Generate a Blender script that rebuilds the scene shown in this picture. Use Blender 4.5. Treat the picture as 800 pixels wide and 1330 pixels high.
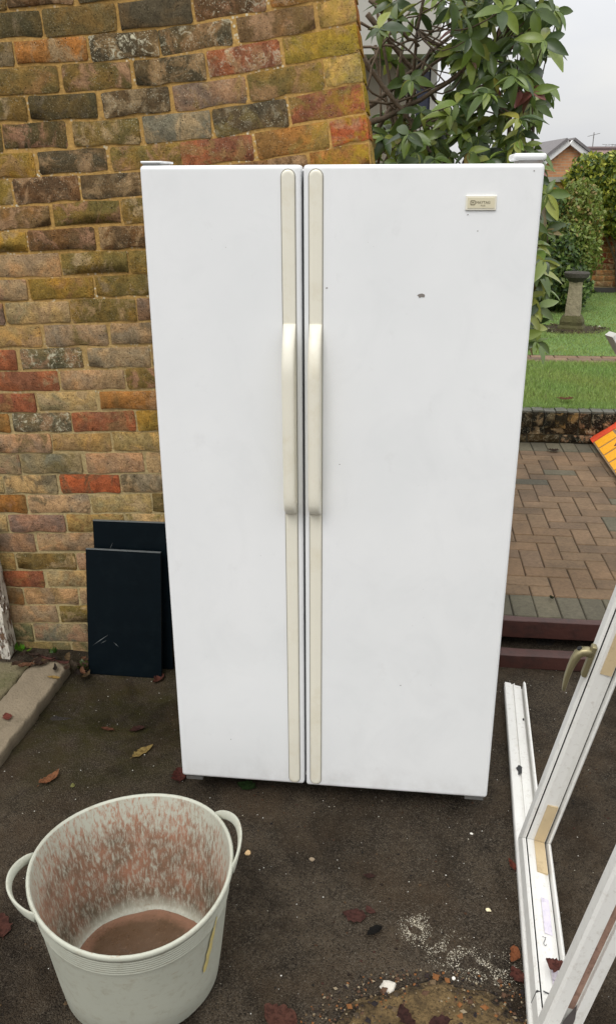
import bpy, bmesh, math, random
from mathutils import Vector, Matrix, noise as mnoise
R = math.radians
random.seed(7)
for o in list(bpy.data.objects): bpy.data.objects.remove(o)
sc = bpy.context.scene
COL = sc.collection

# ------------------------------------------------------------------ camera
H, PITCH, ROLL, FPX = 1.7492, 0.373486, -0.003427, 1092.0
F_ = Vector((0, math.cos(PITCH), -math.sin(PITCH)))
U0 = Vector((0, math.sin(PITCH), math.cos(PITCH)))
R0 = Vector((1, 0, 0))
R_ = R0*math.cos(ROLL) + U0*math.sin(ROLL)
U_ = -R0*math.sin(ROLL) + U0*math.cos(ROLL)
cam = bpy.data.cameras.new('camera')
cam.sensor_fit = 'VERTICAL'; cam.sensor_height = 36.0; cam.lens = FPX/1330*36
cam.clip_start = 0.05; cam.clip_end = 600
co = bpy.data.objects.new('camera', cam); COL.objects.link(co)
m = Matrix.Identity(4)
for i in range(3):
    m[i][0] = R_[i]; m[i][1] = U_[i]; m[i][2] = -F_[i]
m[0][3], m[1][3], m[2][3] = 0, 0, H
co.matrix_world = m
sc.camera = co
CAM = Vector((0, 0, H))

# ------------------------------------------------------------------ world: overcast sky
SUN_EL, SUN_AZ = R(52), R(205)      # azimuth measured from +Y clockwise
w = bpy.data.worlds.new('World'); sc.world = w; w.use_nodes = True
nt = w.node_tree; nt.nodes.clear()
N = nt.nodes.new; L = nt.links.new
wo = N('ShaderNodeOutputWorld'); bg = N('ShaderNodeBackground'); L(bg.outputs[0], wo.inputs[0])
sky = N('ShaderNodeTexSky'); sky.sky_type = 'NISHITA'; sky.sun_disc = False
sky.sun_elevation = SUN_EL; sky.sun_rotation = SUN_AZ; sky.air_density = 1.0; sky.dust_density = 3.0
tc = N('ShaderNodeTexCoord'); sep = N('ShaderNodeSeparateXYZ'); L(tc.outputs['Generated'], sep.inputs[0])
# cloud deck: radiance rises from horizon to zenith as under any overcast sky, with soft clouds
mr = N('ShaderNodeMapRange'); mr.inputs[1].default_value = 0.0; mr.inputs[2].default_value = 1.0
mr.inputs[3].default_value = 7.3; mr.inputs[4].default_value = 22.0
L(sep.outputs[2], mr.inputs[0])
mp = N('ShaderNodeMapping'); mp.inputs['Scale'].default_value = (1.3, 1.3, 4.5); L(tc.outputs['Generated'], mp.inputs[0])
nz = N('ShaderNodeTexNoise'); nz.inputs['Scale'].default_value = 2.2; nz.inputs['Detail'].default_value = 5; nz.inputs['Roughness'].default_value = .5
L(mp.outputs[0], nz.inputs['Vector'])
cr = N('ShaderNodeValToRGB'); L(nz.outputs[0], cr.inputs[0])
cr.color_ramp.elements[0].position = .3; cr.color_ramp.elements[0].color = (.90, .915, .955, 1)
cr.color_ramp.elements[1].position = .66; cr.color_ramp.elements[1].color = (1.05, 1.04, 1.01, 1)
mul = N('ShaderNodeVectorMath'); mul.operation = 'SCALE'; L(cr.outputs[0], mul.inputs[0]); L(mr.outputs[0], mul.inputs['Scale'])
mix = N('ShaderNodeMix'); mix.data_type = 'RGBA'; mix.inputs[0].default_value = .94
L(sky.outputs[0], mix.inputs[6]); L(mul.outputs[0], mix.inputs[7])
L(mix.outputs[2], bg.inputs[0]); bg.inputs[1].default_value = 0.1

sun = bpy.data.lights.new('sun', 'SUN'); sun.energy = 1.15; sun.angle = R(25); sun.color = (1, .97, .93)
so = bpy.data.objects.new('sun', sun); COL.objects.link(so)
sd = Vector((math.sin(SUN_AZ)*math.cos(SUN_EL), math.cos(SUN_AZ)*math.cos(SUN_EL), math.sin(SUN_EL)))
so.rotation_euler = sd.to_track_quat('Z', 'Y').to_euler(); so.location = sd*20
sc.view_settings.view_transform = 'Standard'; sc.view_settings.look = 'None'
sc.view_settings.exposure = 0.0; sc.view_settings.gamma = 1.0
sc.view_settings.use_curve_mapping = False
sc.render.engine = 'CYCLES'

# ------------------------------------------------------------------ helpers
def ray(px, py): return F_*FPX + R_*(px-400) + U_*(665-py)
def atz(px, py, z):
    d = ray(px, py); return CAM + d*((z-H)/d.z)
def aty(px, py, y):
    d = ray(px, py); return CAM + d*(y/d.y)
YAW = R(6.5677)
E1 = Vector((math.cos(YAW), -math.sin(YAW), 0)); E2 = Vector((math.sin(YAW), math.cos(YAW), 0)); EZ = Vector((0, 0, 1))
def S(s, t, z=0): return E1*s + E2*t + EZ*z                 # site frame (along wall, away, up)
def att(px, py, t):
    d = ray(px, py); return CAM + d*(t/d.dot(E2))
def site(P): return P.dot(E1), P.dot(E2), P.z
def lin(r, g, b):
    f = lambda c: (c/255/12.92) if c <= 10 else ((c/255+.055)/1.055)**2.4
    return (f(r), f(g), f(b))

def tag(o, label=None, cat=None, group=None, kind=None):
    if label: o['label'] = label
    if cat: o['category'] = cat
    if group: o['group'] = group
    if kind: o['kind'] = kind
    return o
def link(o, parent=None):
    COL.objects.link(o)
    if parent is not None: o.parent = parent
    return o
def empty(name, loc=(0, 0, 0), rot=None, mat=None):
    e = bpy.data.objects.new(name, None); e.empty_display_size = .1
    COL.objects.link(e)
    if mat is not None: e.matrix_world = mat
    else:
        e.location = loc
        if rot: e.rotation_euler = rot
    return e
def world_child(o, e):
    """keep o's world placement while parenting it to the (unrotated) empty e"""
    o.parent = e; o.matrix_parent_inverse = Matrix.Translation(-e.location)
    return o

class MB:
    def __init__(s): s.v = []; s.f = []; s.c = []; s.mi = []
    def add(s, vs, fs, col=(1, 1, 1), mi=0):
        b = len(s.v); s.v += [tuple(v) for v in vs]
        for f in fs: s.f.append(tuple(i+b for i in f)); s.c.append(col); s.mi.append(mi)
    def box(s, lo, hi, M=None, col=(1, 1, 1)):
        vs = [Vector((x, y, z)) for z in (lo[2], hi[2]) for y in (lo[1], hi[1]) for x in (lo[0], hi[0])]
        if M is not None: vs = [M @ v for v in vs]
        s.add(vs, [(0, 2, 3, 1), (4, 5, 7, 6), (0, 1, 5, 4), (2, 6, 7, 3), (0, 4, 6, 2), (1, 3, 7, 5)], col)
    def tube(s, pts, rad, n=6, col=(1, 1, 1), cap=True):
        pts = [Vector(p) for p in pts]; rings = []
        if not hasattr(rad, '__len__'): rad = [rad]*len(pts)
        ref = None
        for i, p in enumerate(pts):
            d = (pts[min(i+1, len(pts)-1)] - pts[max(i-1, 0)]).normalized()
            if ref is None: ref = d.orthogonal().normalized()
            a = (ref - d*ref.dot(d)); a = a.normalized() if a.length > 1e-5 else d.orthogonal().normalized(); ref = a
            b = d.cross(a)
            rings.append([p + (a*math.cos(k*2*math.pi/n) + b*math.sin(k*2*math.pi/n))*rad[i] for k in range(n)])
        vs = [v for r in rings for v in r]; fs = []
        for i in range(len(rings)-1):
            for k in range(n): fs.append((i*n+k, i*n+(k+1) % n, (i+1)*n+(k+1) % n, (i+1)*n+k))
        if cap: fs.append(tuple(reversed(range(n)))); fs.append(tuple(range((len(rings)-1)*n, len(rings)*n)))
        s.add(vs, fs, col)
    def loft(s, rings, closed=True, cap=True, col=(1, 1, 1)):
        n = len(rings[0]); vs = [v for r in rings for v in r]; fs = []
        for i in range(len(rings)-1):
            for k in range(n if closed else n-1): fs.append((i*n+k, i*n+(k+1) % n, (i+1)*n+(k+1) % n, (i+1)*n+k))
        if cap and closed: fs.append(tuple(reversed(range(n)))); fs.append(tuple(range((len(rings)-1)*n, len(rings)*n)))
        s.add(vs, fs, col)
    def mesh(s, name, mats, smooth=False, col=True):
        me = bpy.data.meshes.new(name); me.from_pydata(s.v, [], s.f)
        for m_ in (mats if isinstance(mats, (list, tuple)) else [mats]): me.materials.append(m_)
        if col:
            a = me.color_attributes.new('Col', 'FLOAT_COLOR', 'CORNER'); buf = []
            for f, c in zip(s.f, s.c): buf += [c[0], c[1], c[2], 1.0]*len(f)
            a.data.foreach_set('color', buf)
        if any(s.mi): me.polygons.foreach_set('material_index', s.mi)
        if smooth: me.polygons.foreach_set('use_smooth', [True]*len(s.f))
        me.update(); return me
    def build(s, name, mats, parent=None, smooth=False, fix=False):
        me = s.mesh(name, mats, smooth)
        if fix:
            bm = bmesh.new(); bm.from_mesh(me); bmesh.ops.recalc_face_normals(bm, faces=bm.faces); bm.to_mesh(me); bm.free()
        return link(bpy.data.objects.new(name, me), parent)

def bevel_box(name, lo, hi, mat, parent=None, w=.006, seg=3):
    b = MB(); b.box(lo, hi); me = b.mesh(name, mat)
    bm = bmesh.new(); bm.from_mesh(me)
    bmesh.ops.bevel(bm, geom=list(bm.edges), offset=w, segments=seg, profile=.6, affect='EDGES')
    bmesh.ops.recalc_face_normals(bm, faces=bm.faces)
    bm.to_mesh(me); bm.free()
    me.polygons.foreach_set('use_smooth', [p.area < 1e9 for p in me.polygons])
    o = link(bpy.data.objects.new(name, me), parent)
    md = o.modifiers.new('wn', 'WEIGHTED_NORMAL'); md.keep_sharp = False
    return o

# ------------------------------------------------------------------ materials
class Mat:
    def __init__(s, name):
        s.m = bpy.data.materials.new(name); s.m.use_nodes = True; s.t = s.m.node_tree
        s.b = s.t.nodes['Principled BSDF']
    def n(s, typ, **kw):
        x = s.t.nodes.new(typ)
        for k, v in kw.items():
            if k.startswith('i_'): x.inputs[k[2:]].default_value = v
            else: setattr(x, k, v)
        return x
    def l(s, a, b): s.t.links.new(a, b)
    def coord(s, kind='Object', scale=(1, 1, 1)):
        if kind == 'World':
            g = s.n('ShaderNodeNewGeometry'); src = g.outputs['Position']
        else: src = s.n('ShaderNodeTexCoord').outputs[kind]
        mp = s.n('ShaderNodeMapping'); mp.inputs['Scale'].default_value = scale; s.l(src, mp.inputs[0]); return mp
    def noise(s, vec, scale, detail=4, rough=.55, dist=0):
        x = s.n('ShaderNodeTexNoise'); x.inputs['Scale'].default_value = scale; x.inputs['Detail'].default_value = detail
        x.inputs['Roughness'].default_value = rough; x.inputs['Distortion'].default_value = dist
        if vec is not None: s.l(vec, x.inputs['Vector'])
        return x.outputs[0]
    def vor(s, vec, scale, feature='F1', out='Distance'):
        x = s.n('ShaderNodeTexVoronoi', feature=feature); x.inputs['Scale'].default_value = scale
        s.l(vec, x.inputs['Vector']); return x.outputs[out]
    def ramp(s, fac, stops):
        x = s.n('ShaderNodeValToRGB'); s.l(fac, x.inputs[0]); e = x.color_ramp.elements
        while len(e) < len(stops): e.new(.5)
        for el, (p, c) in zip(e, stops):
            el.position = p; el.color = (c, c, c, 1) if not hasattr(c, '__len__') else (*c[:3], 1)
        return x.outputs[0]
    def mix(s, fac, a, b, blend='MIX'):
        x = s.n('ShaderNodeMix', data_type='RGBA', blend_type=blend)
        for sock, v in ((x.inputs[0], fac), (x.inputs[6], a), (x.inputs[7], b)):
            if isinstance(v, bpy.types.NodeSocket): s.l(v, sock)
            elif hasattr(v, '__len__'): sock.default_value = (*v[:3], 1)
            else: sock.default_value = v
        return x.outputs[2]
    def math(s, op, a, b=None):
        x = s.n('ShaderNodeMath', operation=op)
        for i, v in enumerate((a, b)):
            if v is None: continue
            if isinstance(v, bpy.types.NodeSocket): s.l(v, x.inputs[i])
            else: x.inputs[i].default_value = v
        return x.outputs[0]
    def bump(s, h, strength=.5, dist=.01):
        x = s.n('ShaderNodeBump'); x.inputs['Strength'].default_value = strength; x.inputs['Distance'].default_value = dist
        s.l(h, x.inputs['Height']); s.l(x.outputs[0], s.b.inputs['Normal'])
    def set(s, **kw):
        for k, v in kw.items():
            k = k.replace('_', ' ')
            sock = s.b.inputs[k]
            if isinstance(v, bpy.types.NodeSocket): s.l(v, sock)
            elif hasattr(v, '__len__'): sock.default_value = (*v[:3], 1)
            else: sock.default_value = v
        return s.m
    def objcol(s):
        oi = s.n('ShaderNodeObjectInfo'); return oi
    def attr(s):
        a = s.n('ShaderNodeVertexColor'); a.layer_name = 'Col'; return a.outputs[0]

def simple(name, col, rough=.5, var=.15, scale=30, bump=.1, bs=200, metal=0, bd=.002, dirt=None, dscale=8):
    M = Mat(name); c = M.coord('Object')
    n1 = M.noise(c.outputs[0], scale, 5)
    base = M.mix(n1, [x*(1-var) for x in col], [min(1, x*(1+var)) for x in col])
    if dirt:
        d = M.noise(c.outputs[0], dscale, 8, .7)
        base = M.mix(M.ramp(d, [(.5, 0.0), (.72, .8)]), base, dirt)
    M.set(Base_Color=base, Roughness=rough, Metallic=metal)
    if bump: M.bump(M.noise(c.outputs[0], bs, 3), bump, bd)
    return M.m

def brick_material():
    M = Mat('old_brick'); oi = M.objcol(); c = M.coord('World'); v = c.outputs[0]
    base = M.mix(1.0, oi.outputs['Color'], M.attr(), 'MULTIPLY')
    # per brick offset so neighbours differ
    off = M.n('ShaderNodeVectorMath', operation='MULTIPLY_ADD'); M.l(oi.outputs['Random'], off.inputs[0])
    off.inputs[1].default_value = (13, 7, 5); M.l(v, off.inputs[2]); vo = off.outputs[0]
    big = M.noise(vo, 11, 3, .5, .6); mid = M.noise(vo, 42, 7, .68, .3); fine = M.noise(vo, 210, 6, .75)
    warm = M.mix(1.0, base, (1.16, 1.0, .78), 'MULTIPLY'); cool = M.mix(1.0, base, (.74, .77, .76), 'MULTIPLY')
    b1 = M.mix(M.ramp(big, [(.38, 0.), (.58, 1.)]), warm, cool)
    # second firing tone covering part of the brick, different from brick to brick
    alt = M.ramp(M.math('FRACT', M.math('MULTIPLY', oi.outputs['Random'], 7.13)), [(0, lin(176, 150, 112)), (.25, lin(170, 128, 104)), (.45, lin(140, 122, 66)), (.6, lin(92, 84, 70)), (.8, lin(184, 160, 124)), (1, lin(150, 112, 70))])
    pat = M.ramp(M.noise(vo, 13, 6, .62, .9), [(.50, 0.), (.60, .75)])
    b1 = M.mix(pat, b1, alt)
    b2 = M.mix(M.ramp(mid, [(.28, 0.), (.72, 1.)]), M.mix(1.0, b1, (.64, .62, .58), 'MULTIPLY'), M.mix(1.0, b1, (1.45, 1.42, 1.32), 'MULTIPLY'))
    b3 = M.mix(M.ramp(fine, [(.36, .75), (.52, 0.)]), b2, M.mix(1.0, b2, (.34, .32, .30), 'MULTIPLY'))
    pits = M.math('MULTIPLY', M.ramp(M.vor(vo, 95), [(.10, 1.), (.18, 0.)]), M.ramp(M.noise(vo, 30, 3), [(.5, 0.), (.56, 1.)]))
    b3 = M.mix(pits, b3, (.018, .014, .011))
    # lichen spots, amount carried by each brick
    sp = M.vor(vo, 150); spm = M.noise(vo, 22, 3, .6)
    spots = M.math('MULTIPLY', M.ramp(sp, [(.16, 1.), (.3, 0.)]), M.ramp(spm, [(.42, 0.), (.6, 1.)]))
    blotch = M.ramp(M.noise(vo, 42, 7, .72, .8), [(.54, 0.), (.62, 1.)])
    lam = M.math('MAXIMUM', M.math('MULTIPLY', spots, 1.0), M.math('MULTIPLY', blotch, M.ramp(oi.outputs['Alpha'], [(.45, 0.), (.9, 1.)])))
    b4 = M.mix(M.math('MULTIPLY', lam, oi.outputs['Alpha']), b3, lin(205, 198, 170))
    # yellow lichen crust on the exposed end of the wall
    sz = M.n('ShaderNodeSeparateXYZ'); M.l(v, sz.inputs[0])
    yl = M.math('MULTIPLY', M.math('MULTIPLY', M.ramp(sz.outputs[0], [(.36, 0.), (.62, 0.)]) if False else M.ramp(M.math('ADD', sz.outputs[0], .5), [(.45, 0.), (.68, 1.)]), M.ramp(M.math('MULTIPLY', sz.outputs[2], .4), [(.6, 0.), (.72, 1.)])), M.math('MULTIPLY', M.ramp(sz.outputs[1], [(.9, 1.), (1., 1.)]), M.ramp(M.noise(v, 26, 6, .7), [(.46, 0.), (.60, .6)])))
    near = M.ramp(M.math('MULTIPLY', sz.outputs[1], .2), [(.62, 1.), (.64, 0.)])
    b4 = M.mix(M.math('MULTIPLY', yl, near), b4, lin(176, 150, 40))
    M.set(Base_Color=b4, Roughness=.92)
    M.b.inputs['Specular IOR Level'].default_value = .12
    h = M.math('SUBTRACT', M.math('ADD', M.math('MULTIPLY', mid, 1.0), M.math('MULTIPLY', fine, .5)), M.math('MULTIPLY', pits, .6))
    M.bump(h, 1.0, .010); return M.m
def mortar_material():
    M = Mat('lime_mortar'); v = M.coord('World').outputs[0]
    n1 = M.noise(v, 6, 4); n2 = M.noise(v, 90, 6, .7)
    sepz = M.n('ShaderNodeSeparateXYZ'); M.l(v, sepz.inputs[0])
    up = M.ramp(M.math('ADD', M.math('MULTIPLY', sepz.outputs[2], .5), M.math('MULTIPLY', n1, .25)), [(.5, 0.), (.9, 1.)])
    base = M.mix(up, lin(180, 162, 118), lin(184, 146, 82))
    base = M.mix(M.ramp(n2, [(.3, 0.), (.7, 1.)]), M.mix(1.0, base, (.6, .58, .55), 'MULTIPLY'), M.mix(1.0, base, (1.2, 1.2, 1.2), 'MULTIPLY'))
    spots = M.math('MULTIPLY', M.ramp(M.vor(v, 75), [(.22, 1.), (.36, 0.)]), M.ramp(M.noise(v, 9, 3), [(.5, 0.), (.62, 1.)]))
    base = M.mix(M.math('MULTIPLY', spots, up), base, lin(215, 208, 182))
    M.set(Base_Color=base, Roughness=.95); M.bump(n2, .9, .006); return M.m

def leaf_material(name, rough=.35, trans=.25, dry=False):
    M = Mat(name); oi = M.objcol(); c = M.coord('Object')
    base = M.mix(1.0, oi.outputs['Color'], M.attr(), 'MULTIPLY')
    n1 = M.noise(c.outputs[0], 60, 4)
    base = M.mix(n1, M.mix(1.0, base, (.7, .72, .7), 'MULTIPLY'), M.mix(1.0, base, (1.25, 1.22, 1.1), 'MULTIPLY'))
    if dry:
        nb = M.noise(M.coord('World').outputs[0], 110, 6, .7); base = M.mix(M.ramp(nb, [(.45, 0.), (.6, .8)]), base, M.mix(1.0, base, (.35, .3, .28), 'MULTIPLY'))
        M.b.inputs['Specular IOR Level'].default_value = .15; M.bump(nb, .6, .003)
    M.set(Base_Color=base, Roughness=rough)
    tr = M.n('ShaderNodeBsdfTranslucent'); M.l(base, tr.inputs[0])
    ms = M.n('ShaderNodeMixShader'); ms.inputs[0].default_value = trans
    out = M.t.nodes['Material Output']
    M.l(M.b.outputs[0], ms.inputs[1]); M.l(tr.outputs[0], ms.inputs[2]); M.l(ms.outputs[0], out.inputs[0])
    return M.m

def tarmac_material():
    M = Mat('old_tarmac'); v = M.coord('World').outputs[0]
    big = M.noise(v, 1.9, 6, .62, .4); mid = M.noise(v, 13, 7, .68); fine = M.noise(v, 190, 5, .75)
    agg = M.vor(v, 300, out='Color'); aggd = M.vor(v, 300)
    sepc = M.n('ShaderNodeSeparateColor'); M.l(agg, sepc.inputs[0])
    base = M.mix(M.ramp(big, [(.34, 0.), (.66, 1.)]), (.036, .0282, .0203), (.073, .057, .040))
    base = M.mix(M.ramp(mid, [(.32, 0.), (.7, 1.)]), M.mix(1.0, base, (.6, .6, .6), 'MULTIPLY'), M.mix(1.0, base, (1.5, 1.46, 1.38), 'MULTIPLY'))
    base = M.mix(M.ramp(sepc.outputs[0], [(.5, 0.), (1., .9)]), base, (.112, .092, .068))
    base = M.mix(M.ramp(sepc.outputs[1], [(.0, .7), (.35, 0.)]), base, (.008, .007, .006))
    # moss film near the foot of the wall, soil film and damp patches elsewhere
    gp = M.n('ShaderNodeVectorMath', operation='DISTANCE'); M.l(v, gp.inputs[0]); gp.inputs[1].default_value = (-.72, 2.5, 0)
    moss = M.math('MULTIPLY', M.ramp(gp.outputs['Value'], [(.15, 1.), (.55, 0.)]), M.ramp(M.noise(v, 8, 7, .72), [(.36, 0.), (.6, .85)]))
    base = M.mix(moss, base, (.040, .036, .008))
    soil = M.math('MULTIPLY', M.ramp(M.noise(v, 3.3, 6, .62), [(.48, 0.), (.70, .75)]), M.ramp(fine, [(.35, .4), (.6, 1.)]))
    base = M.mix(soil, base, (.066, .043, .024))
    damp = M.ramp(M.noise(v, 2.4, 5, .6, .8), [(.50, 0.), (.64, .85)])
    base = M.mix(damp, base, M.mix(1.0, base, (.42, .40, .38), 'MULTIPLY'))
    M.set(Base_Color=base, Roughness=.93)
    M.b.inputs['Specular IOR Level'].default_value = .12
    h = M.math('ADD', M.math('MULTIPLY', aggd, -1.0), M.math('ADD', M.math('MULTIPLY', mid, 1.2), M.math('MULTIPLY', fine, .8)))
    M.bump(h, .9, .006); return M.m

def upvc_material(name, stain=.0):
    M = Mat(name); c = M.coord('Object'); v = c.outputs[0]
    n1 = M.noise(v, 7, 5, .6); n2 = M.noise(v, 60, 7, .75)
    base = M.mix(n1, (.64, .63, .59), (.73, .725, .69))
    base = M.mix(M.ramp(n2, [(.54, 0.), (.76, .55)]), base, (.32, .27, .21))
    st = M.noise(M.coord('Object', (1, 1, .12)).outputs[0], 40, 6, .7); base = M.mix(M.ramp(st, [(.56, 0.), (.76, .3)]), base, (.42, .38, .31))
    base = M.mix(M.math('MULTIPLY', M.ramp(M.noise(v, 130, 4, .7), [(.66, 0.), (.72, 1.)]), M.ramp(n1, [(.5, 0.), (.65, .8)])), base, (.10, .06, .045))
    M.set(Base_Color=base, Roughness=.38); M.bump(n2, .05, .001); return M.m

def fridge_material():
    M = Mat('white_enamel'); c = M.coord('Object'); v = c.outputs[0]
    n1 = M.noise(v, 3.0, 4); sm = M.noise(M.coord('Object', (1, 1, .8)).outputs[0], 14, 7, .7)
    sp = M.ramp(M.vor(v, 34), [(.025, 1.), (.05, 0.)])
    spm = M.ramp(M.noise(v, 8, 3), [(.56, 0.), (.66, .55)])
    base = M.mix(M.ramp(n1, [(.3, 0.), (.7, 1.)]), (.785, .80, .803), (.84, .85, .852))
    wipe = M.noise(M.coord('Object', (1.3, 1, 1)).outputs[0], 5, 6, .65, .8)
    base = M.mix(M.ramp(wipe, [(.5, 0.), (.7, .22)]), base, (.68, .695, .70))
    base = M.mix(M.ramp(sm, [(.60, 0.), (.8, .28)]), base, (.55, .55, .54))
    base = M.mix(M.math('MULTIPLY', sp, spm), base, (.25, .22, .19))
    # grime creeping up from the door bottoms
    sz = M.n('ShaderNodeSeparateXYZ'); M.l(v, sz.inputs[0])
    low = M.math('MULTIPLY', M.ramp(sz.outputs[2], [(.07, .32), (.16, 0.)]), M.ramp(sm, [(.42, 0.), (.7, 1.)]))
    base = M.mix(low, base, (.40, .37, .33))
    M.set(Base_Color=base, Roughness=M.ramp(sm, [(.3, .30), (.7, .48)]))
    M.bump(M.noise(v, 420, 2), .06, .0006); return M.m

M_BRICK = brick_material(); M_MORTAR = mortar_material(); M_TAR = tarmac_material()
M_FRIDGE = fridge_material(); M_UPVC = upvc_material('dirty_white_upvc')
M_CREAM = simple('cream_plastic', lin(228, 224, 208), .38, .05, 7, .03, dirt=lin(216, 208, 184), dscale=9)
M_SEAM = simple('dark_seam', (.03, .03, .032), .7)
M_SEAM2 = simple('handle_recess_edge', lin(150, 146, 136), .6)
M_METAL = simple('dull_galvanised_steel', (.32, .32, .31), .5, .3, 25, .1, metal=.8, dirt=(.2, .13, .08))
M_BLACK = simple('black_rubber', (.012, .012, .012), .6)
M_LEAF = leaf_material('glossy_leaf', .33, .22)
M_DRY = leaf_material('dry_leaf', .75, .08, True)
M_HEDGE = leaf_material('hedge_leaf', .5, .25)
M_GRASS = leaf_material('grass_blade', .55, .3)
M_BARK = simple('grey_brown_bark', lin(98, 84, 68), .9, .35, 18, .6, 90, bd=.01)
M_PANEL = simple('blue_black_laminate', lin(6, 15, 20), .42, .25, 9, .05, dirt=lin(14, 23, 27), dscale=14)
M_PANEL.node_tree.nodes['Principled BSDF'].inputs['Specular IOR Level'].default_value = .10
M_CONC = simple('weathered_concrete', lin(128, 116, 96), .92, .3, 14, .8, 120, bd=.006, dirt=lin(86, 78, 55), dscale=6)
M_MOSSCONC = simple('mossy_concrete', lin(112, 104, 78), .95, .3, 12, .8, 90, bd=.008, dirt=lin(70, 72, 34), dscale=7)
M_MAROON = simple('worn_maroon_paint', lin(66, 36, 29), .55, .25, 9, .4, 60, bd=.004, dirt=lin(36, 25, 21), dscale=12)
M_GOLD = simple('champagne_handle', lin(150, 141, 108), .4, .12, 12, .03, metal=.75)
M_PACK = simple('tan_packer', lin(188, 168, 132), .6, .15, 20, .1, dirt=lin(150, 130, 98), dscale=30)
M_SOIL = simple('dark_soil', (.022, .017, .012), .95, .5, 12, 1.0, 70, bd=.02)

# ------------------------------------------------------------------ ground and paving
def sheet(name, corners, mat, z=None):
    b = MB(); b.add(corners, [tuple(range(len(corners)))]); o = b.build(name, mat); tag(o, kind='structure'); return o
def ground_sheet():
    b = MB(); G = 200
    b.add([(-G, -G, -.004), (G, -G, -.004), (G, G, -.004), (-G, G, -.004)], [(0, 1, 2, 3)])
    o = b.build('ground', M_SOIL); tag(o, kind='structure')
    # tarmac yard: subdivided so that it undulates a little
    b = MB(); nx, ny = 120, 110; x0, x1, y0, y1 = -3.2, 3.2, -2.0, 3.35
    vs = []
    for j in range(ny+1):
        for i in range(nx+1):
            s, t = x0+(x1-x0)*i/nx, y0+(y1-y0)*j/ny
            z = .006*mnoise.noise((s*2.3, t*2.3, 1.0)) + .003*mnoise.noise((s*9, t*9, 4.0))
            vs.append(S(s, t, .0 + z))
    fs = [(j*(nx+1)+i, j*(nx+1)+i+1, (j+1)*(nx+1)+i+1, (j+1)*(nx+1)+i) for j in range(ny) for i in range(nx)]
    b.add(vs, fs); o = b.build('tarmac_yard', M_TAR, smooth=True); tag(o, kind='structure')
    return o
ground_sheet()
def gz(P):
    s, t, _ = site(P); return .006*mnoise.noise((s*2.3, t*2.3, 1.0)) + .003*mnoise.noise((s*9, t*9, 4.0))

def stones(name, label, cat, n, spot, size, cols, mat, lift=.2, kind='stuff'):
    b = MB()
    for i in range(n):
        P = spot(); r = size()
        M = Matrix.Rotation(random.uniform(0, 6.3), 3, 'Z') @ Matrix.Rotation(random.uniform(-.6, .6), 3, 'X')
        k = [random.uniform(.6, 1.25) for _ in range(6)]
        vs = [Vector((k[0], 0, 0)), Vector((0, k[1], 0)), Vector((-k[2], 0, 0)), Vector((0, -k[3], 0)), Vector((0, 0, .6*k[4])), Vector((0, 0, -.6*k[5]))]
        z = gz(P) + P.z
        vs = [M @ v*r + Vector((P.x, P.y, z + r*lift)) for v in vs]
        b.add(vs, [(0, 1, 4), (1, 2, 4), (2, 3, 4), (3, 0, 4), (1, 0, 5), (2, 1, 5), (3, 2, 5), (0, 3, 5)], random.choice(cols))
    o = b.build(name, mat); tag(o, label, cat, kind=kind); return o
def grit_material(name, rough=.8):
    M = Mat(name); M.set(Base_Color=M.attr(), Roughness=rough); M.b.inputs['Specular IOR Level'].default_value = .15; return M.m
M_GRIT = grit_material('grit')
def yard_spot():
    while True:
        P = S(random.uniform(-1.7, 1.6), random.uniform(.9, 3.0))
        d = P - CAM
        if d.dot(F_) > 0: return Vector((P.x, P.y, 0))
stones('loose_grit', 'fine grey and brown grit bedded in the old tarmac', 'grit', 16000, yard_spot,
       lambda: random.uniform(.0008, .0022) if random.random() < .97 else random.uniform(.0022, .0045),
       [(.045, .037, .028), (.06, .049, .036), (.09, .075, .055), (.020, .017, .014), (.035, .026, .018), (.115, .098, .075)], M_GRIT)
stones('pale_grit', 'scattered tiny white chips across the dark tarmac', 'grit', 900, yard_spot,
       lambda: random.uniform(.0009, .0026), [(.5, .48, .43), (.4, .37, .3), (.6, .58, .53)], M_GRIT)

def debris_spot():
    while True:
        P = S(random.uniform(-1.6, 1.3), random.uniform(1.0, 2.78))
        if mnoise.noise((P.x*2.1, P.y*2.1, 9)) > .0: return Vector((P.x, P.y, 0))
stones('plant_debris', 'fine brown leaf crumbs and twig bits scattered over the tarmac', 'debris', 700, debris_spot,
       lambda: random.uniform(.0018, .0052), [(.035, .02, .012), (.06, .03, .016), (.02, .014, .01), (.08, .05, .026), (.05, .022, .016), (.012, .01, .009)], M_GRIT)

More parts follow.
